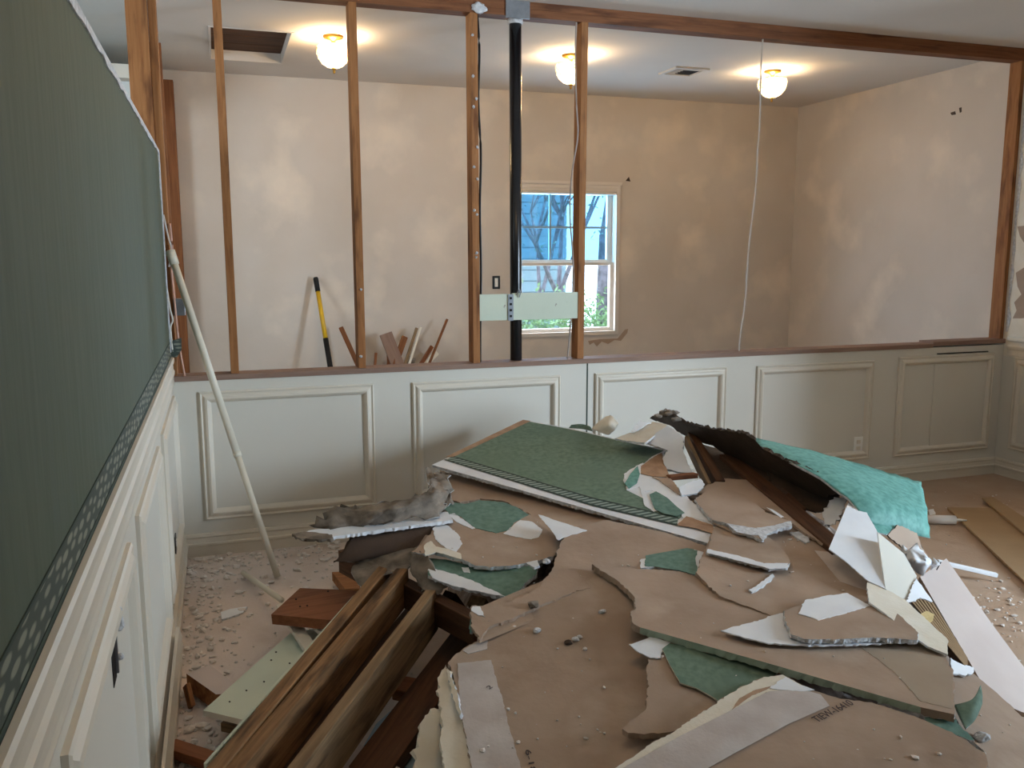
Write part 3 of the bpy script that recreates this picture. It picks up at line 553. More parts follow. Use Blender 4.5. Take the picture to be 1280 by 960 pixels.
def sheet(name, rows, front, back, th=0.003, k=5, rag=0.0, parent=None, rim=None):
    """curved sheet through a grid of (px, py, z)"""
    P = [spline([at(*c) for c in r], k) for r in rows]
    cols = [spline([P[i][j] for i in range(len(P))], k) for j in range(len(P[0]))]
    nu, nv = len(cols), len(cols[0]); bm = bmesh.new(); g = []
    for i in range(nu):
        rr = []
        for j in range(nv):
            q = cols[i][j].copy()
            if rag and (i in (0, nu-1) or j in (0, nv-1)): q += Vector([random.uniform(-rag, rag) for _ in range(3)])
            q += Vector((noise.noise(q*9), noise.noise(q*9+Vector((5,0,0))), noise.noise(q*9+Vector((0,7,0)))))*rag*0.8
            if rag > 0.007: q += Vector((noise.noise(q*38), noise.noise(q*38+Vector((5,0,0))), noise.noise(q*38+Vector((0,7,0)))))*rag*1.3
            rr.append(bm.verts.new(q))
        g.append(rr)
    for i in range(nu-1):
        for j in range(nv-1): bm.faces.new((g[i][j], g[i+1][j], g[i+1][j+1], g[i][j+1]))
    bm.normal_update(); s = sum(1 if f.normal.dot(CAM-f.calc_center_median()) > 0 else -1 for f in bm.faces)
    if s < 0: bmesh.ops.reverse_faces(bm, faces=bm.faces)
    me = bpy.data.meshes.new(name); bm.to_mesh(me); bm.free()
    for q in me.polygons: q.use_smooth = True
    o = link(name, me, [front, back, rim or M_gyps], parent)
    md = o.modifiers.new('thickness', 'SOLIDIFY'); md.thickness = th; md.offset = -1; md.material_offset = 1; md.material_offset_rim = 2
    return o
DG = 'torn drywall pieces in the heap'
def T(o, label, cat='drywall', group=DG): return tag(o, label, cat, group)

# ------------------------------------------------------------------ heap core: rubble nobody could count
def mound():
    bm = bmesh.new(); nx, ny = 46, 46; g = {}
    poly = [(1.15,-0.75),(0.95,-1.6),(0.92,-2.2),(0.80,-2.75),(0.95,-3.25),(1.7,-3.3),(2.15,-2.95),(2.55,-2.3),(3.0,-1.7),(3.05,-1.1),(2.75,-0.7),(2.2,-0.45),(1.6,-0.45)]
    c = Vector((1.7,-1.8))
    def top(x, y):
        t = (y+3.3)/2.9; return 0.20+0.30*max(0,min(1,t))
    rings = 34; segs = 120; P2 = []
    for i in range(segs):
        a = 2*math.pi*i/segs; d = Vector((math.cos(a), math.sin(a))); best = 0.4
        for k in range(len(poly)):
            p = Vector(poly[k])-c; q = Vector(poly[(k+1)%len(poly)])-c; e = q-p; den = d.x*e.y-d.y*e.x
            if abs(den) < 1e-9: continue
            t = (p.x*e.y-p.y*e.x)/den; u = (p.x*d.y-p.y*d.x)/den
            if t > 0 and -1e-6 <= u <= 1+1e-6: best = t
        P2.append(d*best)
    rows = []
    for r in range(rings+1):
        f = r/rings; row = []
        for i in range(segs):
            xy = c+P2[i]*f; z = top(xy.x, xy.y)*min(1, (1-f)*3.2)**0.6 - 0.05
            z = max(0.0, z+0.035*noise.noise(Vector((xy.x*6, xy.y*6, 0)))+0.03*(abs(noise.noise(Vector((xy.x*17, xy.y*17, 3))))-0.3)) if r < rings else 0.0
            row.append(bm.verts.new((xy.x, xy.y, z)))
        rows.append(row)
    for r in range(rings):
        for i in range(segs):
            try: bm.faces.new((rows[r][i], rows[r][(i+1)%segs], rows[r+1][(i+1)%segs], rows[r+1][i]))
            except ValueError: pass
    bmesh.ops.remove_doubles(bm, verts=bm.verts, dist=1e-4)
    o = link('rubble', bm_mesh(bm), mat('rubble_mix', srgb(150,134,122), 0.95, srgb(110,92,80), 18, 0.9, 0.8, 40, n2=srgb(196,190,184), n2s=12, n2lo=0.6, n2hi=0.68))
    tag(o, 'loose plaster and paper rubble filling the inside of the heap', 'rubble', kind='stuff')
mound()

# ------------------------------------------------------------------ big sheets of the heap
M_ = slab('drywall_sheet', [(560,828),(568,819),(590,805),(611,790),(632,773),(656,760),(697,742),(740,722),(800,722),(900,745),(930,800),(900,900),(830,990),(760,1040),(605,1040),(590,960),(574,880)],
          [(575,814,0.345),(700,742,0.400),(780,912,0.300)], 0.014, side=M_kraft)
T(M_, 'large brown drywall sheet with a pale tape stripe, spread at the front of the heap')
patch('tape_stripe', [(572,829),(614,825),(621,850),(640,920),(652,962),(660,1000),(598,1000),(590,960),(575,885)], M_, M_compound, rough=0.002)
patch('tape_stripe', [(578,813),(592,805),(610,797),(609,811),(585,817)], M_, M_compound, rough=0.001)
U_ = slab('drywall_sheet', [(589,764),(590,757),(606,758),(640,752),(672,735),(690,712),(700,680),(712,660),(760,650),(830,665),(905,690),(880,730),(800,728),(720,738),(660,764),(612,783),(600,800),(588,782)],
          [(590,760,0.395),(700,677,0.455),(880,705,0.425)], 0.012, side=M_kraft)
T(U_, 'brown drywall sheet lying behind the taped sheet, under the green board')
patch('white_corner', [(589,763),(591,758),(600,758),(606,771),(598,769)], U_, M_white)
patch('white_corner', [(673,643),(734,663),(715,668),(698,675),(690,664)], U_, M_white)
# green corner hanging below
T(slab('drywall_scrap', [(588,765),(598,769),(611,776),(605,782),(594,785),(587,792)], [(588,765,0.38),(611,776,0.385),(587,792,0.34)], 0.008, M_tealdk, M_gyps, M_kraft), 'small dark green torn corner at the left edge of the brown sheets')
# broken stacked layers at the left edge of the taped sheet
for poly, anc, lab in [
    ([(547,847),(557,830),(566,840),(572,870),(577,894),(592,962),(600,1000),(570,1000),(556,960),(550,925),(553,900),(549,870)], [(547,847,0.325),(592,962,0.262),(560,960,0.262)], 'cream broken drywall layer just under the taped brown sheet'),
    ([(530,898),(538,886),(552,884),(553,898),(549,905),(558,930),(568,962),(575,1000),(515,1000),(517,962),(524,920)], [(530,897,0.285),(552,890,0.285),(517,960,0.225)], 'cream broken drywall layer lowest at the left edge of the heap')]:
    o = T(slab('drywall_layer', poly, anc, 0.02, M_cream, M_cream, M_kraft, rough=0.006), lab)
T(slab('drywall_layer', [(557,831),(562,838),(570,862),(576,893),(574,895),(566,868),(560,850)], [(557,831,0.338),(576,893,0.318),(560,850,0.330)], 0.012, M_cream, M_gyps, M_kraft, rough=0.003), 'narrow splintered drywall strip along the taped sheet edge')
# teal-edged board
T_ = slab('drywall_board', [(740,705),(755,709),(800,711),(840,713),(895,722),(975,728),(1070,745),(1140,785),(1180,815),(1192,838),(1193,893,'c'),(1151,884,'g'),(960,829,'g'),(800,784),(790,777),(788,765),(795,760),(793,746),(775,728)],
          [(745,708,0.445),(800,784,0.420),(1193,897,0.360)], 0.020, side=M_kraft, rough=0.004, greenside=M_edgegreen)
T(T_, 'long brown drywall board with a green papered edge, on the middle of the heap')
patch('scuff', [(894,730),(905,729),(925,740),(940,753),(930,756),(912,746)], T_, M_compound, 0.0008, 0.0006)
patch('faded_area', [(1072,806),(1147,800),(1178,822),(1190,840),(1190,886),(1150,876),(1118,840)], T_, mat('faded_kraft', srgb(168,150,130), 0.75, srgb(156,136,118), 6, 0.6), 0.0008, 0.0006)
T(slab('drywall_scrap', [(1098,876),(1104,873),(1150,889),(1192,887),(1194,898),(1170,896),(1140,890)], T_, 0.012, M_white, M_gyps, M_kraft, lift=-0.026), 'white gypsum sliver under the right end of the green-edged board')
# slab with green piece under the long board
N_ = slab('drywall_slab', [(806,800),(835,806),(900,815),(985,835),(970,850),(955,858),(905,885),(838,915),(800,917),(785,916),(778,911),(792,898),(807,887),(810,855),(808,835),(811,822)],
          [(811,822,0.378),(970,840,0.356),(835,914,0.326)], 0.016, side=M_kraft)
T(N_, 'brown drywall slab with a ragged left edge under the green-edged board')
patch('torn_white_paper', [(786,805),(800,806),(808,800),(812,796),(822,798),(838,803),(828,811),(826,822),(813,822),(803,817),(793,811)], N_, M_white, 0.006, 0.003)
T(slab('wallpaper_piece', [(828,811),(837,804),(900,815),(975,836),(968,846),(953,853),(922,868),(902,878),(886,868),(871,860),(858,856),(850,853),(838,832)], N_, 0.004, M_green, M_cream, M_kraft, rough=0.001, lift=0.009), 'dark green wallpaper piece poking out below the long board')
# front sheet
Q_ = slab('drywall_sheet', [(765,962),(792,946),(812,931),(842,915),(873,893),(922,861),(955,846),(978,843),(1005,858),(1046,872),(1090,878),(1135,893),(1190,915),(1232,942),(1234,965),(1230,1040),(780,1040),(745,985)],
          [(770,962,0.345),(960,855,0.375),(1230,950,0.330)], 0.014, side=M_kraft)
T(Q_, 'brown drywall sheet with stamped print at the front right of the heap')
patch('cream_torn_edge', [(763,963),(792,946),(812,931),(842,915),(873,893),(922,861),(955,846),(978,843),(1003,857),(1000,862),(961,865),(846,923),(773,965)], Q_, M_cream)
patch('tape_stripe', [(773,963),(846,922),(961,864),(1000,861),(1026,868),(1037,882),(985,905),(930,935),(870,968),(850,1000),(760,985)], Q_, M_compound, 0.0032, 0.001, 0.0005)
patch('white_fringe', [(962,860),(975,850),(982,846),(1000,856),(1018,862),(1000,864),(975,862)], Q_, M_white, 0.0036, 0.002)
patch('kraft_remnant', [(915,887),(924,873),(945,862),(963,858),(958,862),(940,869)], Q_, M_tan, 0.0025, 0.0016, 0.001)
def ink(parent, text, p0, p1, hgt, lift=0.0045):
    """stamped print lying on a sheet, from pixel p0 towards p1"""
    p, n = plane_of(parent, lift); a = hit(*p0, p, n); b = hit(*p1, p, n); x = (b-a).normalized(); y = n.cross(x)
    cu = bpy.data.curves.new('print', 'FONT'); cu.body = text; cu.size = hgt; cu.extrude = 0.0003
    o = bpy.data.objects.new('tmp', cu); COL.objects.link(o); dg = bpy.context.evaluated_depsgraph_get()
    me = bpy.data.meshes.new_from_object(o.evaluated_get(dg)); bpy.data.objects.remove(o)
    w = max(v.co.x for v in me.vertices); s = (b-a).length/w
    me.transform(Matrix.Diagonal((s, 1, 1, 1)))
    Mx = Matrix((x, y, n)).transposed().to_4x4(); Mx.translation = a; me.transform(Mx)
    return link('stamped_print', me, M_ink, parent)
ink(Q_, 'TIEW-16410', (1022,903), (1068,880), 0.030)
ink(M_, '6-18', (656,937), (664,966), 0.020, 0.003)
ink(M_, '2', (611,862), (616,859), 0.020, 0.005)
# right sheet, green slivers
R_ = slab('drywall_sheet', [(1185,838),(1217,842),(1250,870),(1285,902),(1310,930),(1300,1010),(1215,1010),(1222,962),(1232,941),(1205,915),(1190,890)], [(1190,845,0.300),(1240,862,0.262),(1240,960,0.255)], 0.012)
T(R_, 'brown drywall sheet sloping down at the bottom right of the heap')
T(slab('drywall_scrap', [(1155,897),(1180,899),(1196,899),(1204,912),(1218,925),(1200,920),(1170,908)], [(1155,897,0.335),(1218,925,0.31),(1196,899,0.33)], 0.004, M_tealdk, M_gyps, M_kraft, lift=0.01), 'dark green sliver along the top of the stamped sheet')
T(sheet('wallpaper_piece', [[(1192,881,0.325),(1215,874,0.335),(1226,856,0.345)],[(1199,896,0.315),(1217,888,0.325),(1228,868,0.335)],[(1207,911,0.305),(1219,900,0.31),(1228,880,0.32)]], M_green, M_kraft, 0.003), 'curled dark green wallpaper scrap at the right end of the long board', 'wallpaper')
# torn two-tone slab on the long board
V_ = slab('drywall_slab', [(979,763),(1000,757),(1006,750),(1030,745),(1059,741),(1075,749),(1088,757),(1106,762),(1120,766),(1136,780),(1148,791),(1147,800),(1100,797),(1047,799),(1010,799),(989,793),(983,780)], T_, 0.013, M_kraft, M_gyps, M_white, lift=0.034)
T(V_, 'brown torn drywall slab with white top patch, resting on the long board')
patch('white_face', [(998,767),(1006,750),(1030,745),(1059,741),(1088,757),(1055,767),(1023,775),(1012,771)], V_, M_white)
T(slab('torn_paper', [(901,788),(930,780),(978,766),(990,790),(1047,797),(1146,800),(1100,805),(1024,807),(960,804),(930,797)], T_, 0.004, M_white, M_white, M_white, lift=0.016), 'white pointed torn paper under the two-tone slab on the long board', 'paper')
# brown sheets behind
S3 = slab('drywall_sheet', [(900,640),(930,618),(975,630),(990,640),(1035,683),(1060,702),(1084,724),(1086,752),(1060,752),(980,775),(900,745),(870,715),(880,690)], [(930,618,0.490),(1060,702,0.420),(890,720,0.435)], 0.013, side=M_kraft)
T(S3, 'brown drywall sheet behind the long board, beside the white paper sheet')
patch('smooth_strip', [(1018,688),(1040,690),(1082,725),(1084,738),(1050,727)], S3, M_compound, 0.001, 0.0008, 0.001)
S2 = slab('drywall_slab', [(884,690),(890,668),(894,658),(920,656),(950,663),(967,676),(978,686),(986,698),(985,708),(962,710),(925,700)], [(894,660,0.475),(985,698,0.455),(885,690,0.460)], 0.012)
T(S2, 'brown broken slab with a white lower edge right of the green board')
patch('white_edge', [(885,686),(925,695),(955,704),(985,704),(985,709),(962,711),(925,701),(884,691)], S2, M_white)
S1 = slab('drywall_slab', [(868,624),(880,616),(893,611),(915,613),(930,618),(945,630),(958,641),(975,646),(990,652),(990,657),(960,665),(953,675),(935,668),(921,664),(908,654),(890,650),(876,634)], [(869,623,0.515),(989,653,0.487),(908,655,0.492)], 0.012)
T(S1, 'brown drywall slab with fringed white edge behind the green board end')
patch('white_fringe', [(909,654),(925,657),(945,660),(965,657),(989,651),(990,656),(970,662),(958,669),(954,676),(948,669),(935,668),(921,665)], S1, M_gyps)
patch('pale_scuff', [(958,634),(966,637),(980,646),(976,647)], S1, M_white, 0.001, 0.001, 0.0005)
S4 = slab('wallpaper_board', [(801,681),(808,673),(840,680),(872,688),(885,692),(890,725),(874,720),(850,713),(820,708),(801,710)], [(801,681,0.440),(872,688,0.440),(820,708,0.430)], 0.012, M_white)
T(S4, 'small green papered board with white right edge below the big green board')
patch('wallpaper', [(808,673),(840,680),(872,688),(869,698),(872,710),(874,720),(850,713),(820,708),(806,707),(807,690)], S4, M_tealdk)
for poly, anc, mt, lab in [
    ([(936,737),(945,733),(966,717),(968,720),(950,735),(940,740)], S3, M_white, 'thin white paper shard lying on the brown sheet'),
    ([(987,666),(998,664),(1007,665),(1012,676),(1008,679),(1000,674)], S3, M_gyps, 'white curled plaster flake right of the fringed slab'),
    ([(849,609),(862,603),(876,598),(881,605),(872,616),(860,618),(852,619)], [(849,609,0.53),(881,605,0.53),(860,619,0.51)], M_white, 'crumpled white paper lump behind the torn end of the green board')]:
    T(slab('paper_scrap', poly, anc, 0.008, mt, M_gyps, M_white, lift=0.006), lab, 'paper')

# ------------------------------------------------------------------ the big green board
GB = slab('drywall_board', [(540,581,'c'),(662,526,'c'),(720,537,'c'),(770,549,'c'),(832,562),(828,572),(831,586),(838,598),(850,612),(866,628),(880,641),(895,654),(893,668),(889,680,'c')],
          [(540,581.5,0.520),(890,678,0.452),(662,526,0.620)], 0.014, M_white, M_gyps, M_kraft, rough=0.005)
T(GB, 'large green wallpapered drywall board with border print and white lower edge, atop the heap')
patch('wallpaper', [(567,570.5),(662,527),(720,538),(770,550),(829,563),(815,570),(801,582),(792,586),(781,591),(779,600),(782,611),(796,605),(803,612),(806,626),(815,637),(832,643),(848,641),(852,645),(848,649),(740,622)], GB, M_green, rough=0.001)
patch('wallpaper_border', [(556,574.5),(567,570.5),(740,622),(848,647),(846,656),(740,631)], GB, M_border2, rough=0.0005)
patch('border_line', [(555,574.5),(557,574),(740,630),(847,655),(847,657),(740,632)], GB, M_borderline, 0.0024, 0.001, 0.0003)
patch('border_line', [(566,570.8),(568,570.3),(740,621.5),(848,646.5),(848,648),(740,623)], GB, M_borderline, 0.0024, 0.001, 0.0003)
patch('edge_tape', [(557,571),(654,524.5),(663,526),(567,570.8)], GB, M_tan, 0.003, 0.002, 0.001)
patch('torn_white_paper', [(780,592),(795,582),(804,578),(800,594),(823,598),(838,611),(850,620),(877,634),(890,648),(893,660),(880,650),(862,646),(855,650),(850,640),(834,622),(815,613),(806,614),(810,628),(818,640),(806,632),(799,608),(783,612)], GB, M_white, 0.004, 0.002)
patch('torn_tan_paper', [(801,583),(814,573),(827,566),(830,586),(838,597),(814,595),(801,592)], GB, M_tan, 0.005, 0.002)
patch('kraft_flap', [(815,596),(838,598),(850,613),(850,619),(838,611),(824,600)], GB, M_kraft, 0.007, 0.002)
patch('teal_leaf', [(781,604),(788,592),(797,582),(800,592),(796,604),(786,611)], GB, M_teal, 0.0062, 0.001, 0.001)
patch('teal_leaf', [(812,618),(820,614),(834,622),(847,634),(856,641),(846,645),(830,642),(818,636)], GB, M_tealdk, 0.0062, 0.001, 0.001)
patch('kraft_end', [(848,654),(858,645),(875,651),(891,656),(893,667),(870,660),(847,656)], GB, M_tan, 0.0062, 0.002)

# ------------------------------------------------------------------ broken pieces left of the green board
Pa = slab('drywall_piece', [(553,626),(564,633),(585,629),(599,625),(630,628),(646,634),(662,643),(679,659),(702,678),(693,694),(673,701),(640,707),(613,709),(593,707),(577,698),(543,689),(527,692),(514,690),(528,680),(540,663),(562,655),(557,640)],
          [(554,626,0.470),(702,677,0.430),(540,690,0.420)], 0.014)
T(Pa, 'broken drywall piece with green upper patch and white spots, left of the green board')
patch('wallpaper', [(553,626),(564,633),(585,629),(599,625),(630,628),(646,634),(661,643),(642,653),(638,662),(620,666),(594,660),(575,645),(560,643)], Pa, M_tealdk)
patch('white_spot', [(541,660),(550,655),(560,657),(573,668),(578,680),(570,690),(556,684),(544,674)], Pa, M_white)
patch('white_spot', [(629,667),(641,657),(650,650),(665,652),(678,662),(674,671),(664,674),(645,671)], Pa, M_white)
patch('white_spot', [(560,643),(568,641),(580,650),(594,660),(590,661),(572,653)], Pa, M_white)
patch('white_spot', [(530,682),(538,676),(545,683),(560,686),(576,692),(577,699),(560,694),(545,690),(532,694)], Pa, M_cream, 0.003, 0.003)
Pb = slab('drywall_piece', [(536,698),(560,700),(593,708),(640,708),(672,703),(671,717),(655,729),(650,739),(634,748),(602,739),(563,730),(535,719),(533,710)], [(537,697,0.395),(672,703,0.405),(634,747,0.365)], 0.014, M_tealdk)
T(Pb, 'green papered drywall piece with a white torn lower lip, below the broken brown piece')
patch('torn_white_lip', [(534,709),(556,714),(592,726),(633,746),(602,740),(563,731),(540,722)], Pb, M_white, 0.003, 0.003)
patch('torn_white_lip', [(577,709),(586,709),(588,716),(580,715)], Pb, M_white)
T(slab('drywall_scrap', [(658,703),(672,700),(674,707),(668,709)], [(658,703,0.43),(674,707,0.43),(668,700,0.435)], 0.008, M_white, M_gyps), 'tiny white chip at the right end of the broken pieces')
T(slab('drywall_piece', [(550,588),(640,612),(720,636),(800,655),(880,678),(870,692),(800,688),(745,672),(705,672),(690,680),(662,642),(630,626),(600,623),(575,628),(556,622)], [(566,604,0.462),(640,618,0.458),(800,680,0.430)], 0.012, M_kraft, M_kraft), 'brown drywall strip in the shadow under the green board')
T(sheet('hanging_paper', [[(513,692,0.415),(524,690,0.42),(536,697,0.41)],[(514,714,0.37),(530,712,0.38),(550,722,0.37)],[(528,738,0.33),(545,742,0.335),(562,734,0.34)]], M_greypaper, M_kraft, 0.002, rag=0.006), 'drooping grey paper flap under the broken pieces', 'paper')
T(sheet('crumpled_paper', [[(392,657,0.47),(412,637,0.52),(440,634,0.52)],[(432,660,0.455),(468,640,0.52),(470,628,0.54)],[(492,652,0.47),(508,632,0.54),(506,624,0.55)],[(540,645,0.48),(545,622,0.53),(536,612,0.55)],[(556,636,0.48),(564,608,0.52),(540,594,0.545)]], M_greypaper, M_kraftdk, 0.003, rag=0.014), 'crumpled dirty grey paper wad on the thin strip at the heap left', 'paper')
T(sheet('crumpled_paper', [[(531,586,0.535),(545,590,0.53),(560,592,0.525)],[(536,606,0.51),(548,615,0.50),(563,610,0.50)],[(548,628,0.475),(556,634,0.47),(566,630,0.47)]], M_greypaper, M_kraftdk, 0.003, rag=0.010), 'ragged grey paper hanging from the left corner of the green board', 'paper')
B1 = slab('drywall_strip', [(366,668),(392,662),(416,660),(470,650),(520,642),(560,640),(566,650),(550,652),(490,660),(416,671,),(392,672)], [(366,668,0.455),(560,640,0.470),(566,651,0.465)], 0.013, M_white, M_white, M_kraftdk, rough=0.003)
T(B1, 'thin drywall strip with bluish white edge jutting out at the heap left')
T(slab('paper_scrap', [(365,667),(380,664),(415,668),(416,673),(395,674),(372,672)], B1, 0.01, M_greypaper, M_greypaper, M_kraftdk, lift=0.004, rough=0.006), 'frayed grey tip at the left end of the thin strip', 'paper')
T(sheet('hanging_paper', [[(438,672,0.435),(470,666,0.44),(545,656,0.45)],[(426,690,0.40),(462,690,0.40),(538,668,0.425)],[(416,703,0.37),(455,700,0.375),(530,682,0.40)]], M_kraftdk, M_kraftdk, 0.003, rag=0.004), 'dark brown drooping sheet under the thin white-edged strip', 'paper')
T(sheet('hanging_paper', [[(536,664,0.42),(500,684,0.40),(450,700,0.37)],[(536,690,0.39),(500,700,0.375),(438,712,0.345)],[(510,712,0.36),(480,718,0.35),(450,734,0.315)]], M_greypaper, M_kraftdk, 0.003, rag=0.004), 'grey brown curled sheet hanging over the timber ends', 'paper')

# ------------------------------------------------------------------ back of the heap
K_ = slab('dark_paper_board', [(812,523),(820,519),(832,516),(842,519),(856,529),(880,534),(905,538),(930,542),(943,549),(942,556),(975,572),(1020,592),(1050,616),(1030,622),(1000,612),(967,601),(941,583),(906,568),(891,557),(867,552),(853,543),(836,531)], [(830,517,0.700),(1045,613,0.565),(906,568,0.560)], 0.012, M_brownblack, M_brownblack, M_kraftdk, rough=0.006)
T(K_, 'dark brown black-backed board rising to the peak of the heap')
for k, (x, y, z) in enumerate([(822,520,0.705),(832,516,0.712),(839,516,0.715),(845,524,0.70),(900,537,0.685),(925,541,0.675)]):
    p = at(x, y, z); bm = bmesh.new(); bmesh.ops.create_icosphere(bm, subdivisions=2, radius=0.022 if k in (1,2) else 0.014)
    for v in bm.verts: v.co = p+Vector((v.co.x*1.5, v.co.y, v.co.z*0.8))*(1+0.7*noise.noise(v.co*60+Vector((k,0,0))))
    link('frayed_clump', bm_mesh(bm), M_greypaper, K_)
TS = sheet('wallpaper_sheet', [[(945,548,0.665),(943,552,0.665),(941,556,0.655)],[(1012,563,0.625),(1012,576,0.640),(1014,591,0.625)],[(1070,579,0.585),(1066,602,0.600),(1058,622,0.570)],[(1120,593,0.535),(1110,628,0.545),(1092,656,0.490)],[(1151,603,0.490),(1159,636,0.485),(1163,672,0.400)]], M_teal, M_brownblack, 0.009, rag=0.003)
T(TS, 'bright turquoise wallpapered sheet curving down the right of the heap', 'wallpaper')
T(slab('wallpaper_sheet', [(1085,642),(1098,650),(1122,656),(1108,668),(1096,665)], [(1085,642,0.51),(1122,656,0.47),(1098,667,0.475)], 0.006, M_teal, M_gyps, M_kraft), 'small turquoise corner beside the white folded paper', 'wallpaper')
T(slab('dark_paper_board', [(942,558),(975,574),(1020,594),(1050,618),(1046,632),(1020,640),(990,630),(965,602)], [(945,560,0.60),(1050,620,0.50),(975,615,0.50)], 0.008, M_brownblack, M_brownblack, M_kraftdk), 'black underside sheet in the shadow below the turquoise sheet')
def heap_timber(name, a, b, w, h, mt, label, up=(0,0,1)):
    o = timber(name, at(*a), at(*b), w, h, mt, up=up, bev=0.003, rough=0.006); return tag(o, label, 'timber', 'timbers in the heap')
heap_timber('plank', (908,572,0.55), (1052,692,0.43), 0.075, 0.035, M_lumberdk, 'dark brown plank sloping down beside the white folded paper')
heap_timber('stud_offcut', (864,550,0.585), (900,612,0.485), 0.04, 0.085, M_lumberdk, 'dark stud offcut with pale edge under the peak of the heap')
heap_timber('lath', (858,551,0.60), (886,610,0.50), 0.018, 0.05, M_lumbertan, 'pale tan strip for the lit edge of the dark stud offcut near the peak')  # lit edge of the offcut, made as a separate paler strip
heap_timber('lath', (836,597,0.535), (870,594,0.535), 0.035, 0.02, M_redwood, 'short reddish stick below the pale grey panel')
heap_timber('plank', (930,575,0.54), (1000,640,0.47), 0.05, 0.03, M_lumberdk, 'second dark plank in the shadow below the black-backed board')
T(slab('drywall_slab', [(872,616),(884,606),(905,598),(940,600),(968,610),(1000,638),(1036,684),(1000,662),(985,650),(955,636),(925,622),(890,618)], [(880,612,0.512),(965,612,0.508),(1035,684,0.445)], 0.010, side=M_kraft), 'smooth brown board tucked behind the fringed slab')
T(slab('dark_paper_board', [(868,552),(900,562),(945,582),(985,615),(975,626),(940,612),(912,608),(890,596)], [(870,553,0.575),(985,620,0.500),(912,606,0.505)], 0.008, M_brownblack, M_brownblack, M_kraftdk), 'dark paper sheet in the shade between the stud offcut and plank')
T(slab('drywall_chunk', [(806,553),(820,541),(834,531),(845,538),(855,548),(853,560),(858,575),(866,591),(849,590),(832,586),(828,573),(835,563),(822,558)], [(820,541,0.665),(855,550,0.65),(849,590,0.54)], 0.012, M_white, M_gyps, M_kraft), 'pale grey white panel leaning behind the torn green board')
T(slab('drywall_chunk', [(768,548),(790,540),(816,527),(835,531),(820,543),(806,553),(785,551)], [(768,548,0.625),(816,527,0.675),(806,553,0.640)], 0.010, M_cream, M_white, M_kraft), 'cream torn panel along the back edge of the green board')
T(slab('paper_scrap', [(788,540),(793,533),(799,526),(814,528),(803,534),(793,540)], [(788,540,0.655),(799,526,0.685),(814,528,0.68)], 0.004, M_white, M_white, M_white), 'small white paper flap standing behind the cream torn panel', 'paper')
T(sheet('torn_paper', [[(740,536,0.615),(750,540,0.612),(762,543,0.608)],[(750,525,0.655),(760,529,0.66),(768,536,0.635)],[(762,518,0.685),(768,522,0.675),(773,529,0.655)]], M_cream, M_white, 0.003, rag=0.003), 'cream paper curl standing at the far edge of the green board', 'paper')
T(sheet('wallpaper_piece', [[(711,535,0.60),(727,536,0.60),(741,539,0.60)],[(714,531,0.615),(727,530,0.62),(738,533,0.615)]], M_green, M_kraft, 0.003), 'dark green paper bump peeping over the back of the green board', 'wallpaper')

# ------------------------------------------------------------------ right side of the heap
fp = T(empty('folded_paper', at(1090,690,0.47)), 'white paper sheet folded into a bluish and a greyish half beside the turquoise sheet', 'paper')
slab('fold_half', [(1064,620),(1074,622),(1083,640),(1097,665,'c'),(1107,736),(1085,726),(1055,700),(1036,686,'c')], [(1064,620,0.560),(1107,736,0.430),(1036,686,0.493)], 0.004, M_white, M_white, M_cream, rough=0.001, parent=fp)
slab('fold_half', [(1097,665),(1130,692),(1146,720),(1133,750),(1120,746),(1107,736,'c')], [(1097,665,0.525),(1107,736,0.430),(1146,720,0.395)], 0.004, M_panel, M_white, M_cream, rough=0.001, parent=fp)
T(slab('torn_paper', [(1084,728),(1106,735),(1132,750),(1160,776),(1185,800),(1185,818),(1160,808),(1135,790),(1108,768),(1086,752)], [(1106,735,0.428),(1086,752,0.432),(1185,810,0.378)], 0.006, M_cream, M_white, M_cream, rough=0.002), 'cream paper band running down the right edge of the long board', 'paper')
T(slab('torn_paper', [(1122,746),(1133,751),(1145,722),(1156,738),(1166,752),(1150,747),(1140,752),(1132,755)], [(1122,746,0.405),(1166,752,0.355),(1145,722,0.40)], 0.004, M_white, M_white, M_cream), 'white torn paper tip below the greyish folded half', 'paper')
W_ = slab('drywall_plank', [(1150,721,'c'),(1183,698,'c'),(1240,780,'c'),(1283,838,'c'),(1305,870,'c'),(1290,895,'c'),(1263,884,'c'),(1224,848,'c')], [(1183,698,0.330),(1150,721,0.335),(1265,884,0.10)], 0.014, M_pinkboard, M_kraft, M_kraft)
T(W_, 'pinkish white drywall plank sloping to the floor at the right')
tube('nail', [at(1176,703,0.345), at(1171,712,0.36)], 0.002, M_dark, W_, 6)
W2 = slab('cardboard_strip', [(1134,751),(1164,747),(1190,790),(1217,834),(1205,832),(1185,805)], [(1135,750,0.33),(1164,747,0.325),(1212,832,0.175)], 0.03, M_kraftdk, M_kraftdk, M_kraftdk, rough=0.002)
T(W2, 'brown ridged cardboard side under the pinkish plank')
for k in range(7):
    f = k/6; patch('ridge', [(1138+f*22,750-f*3),(1140.2+f*22,749.8-f*3),(1207+f*8,831),(1205.5+f*8,831)], W2, M_card, 0.003, 0.003, 0.0003)
T(slab('foam_lump', [(1151,767),(1160,764),(1168,768),(1166,776),(1158,779),(1152,773)], W2, 0.02, M_foam, M_foam, M_foam, lift=0.022), 'small yellow foam lump on the ridged cardboard side', 'foam')
T(slab('drywall_scrap', [(1188,822),(1200,829),(1217,834),(1216,842),(1190,843)], [(1188,822,0.33),(1217,834,0.29),(1190,843,0.32)], 0.006, M_white, M_gyps), 'white scrap at the lower corner of the pinkish plank')
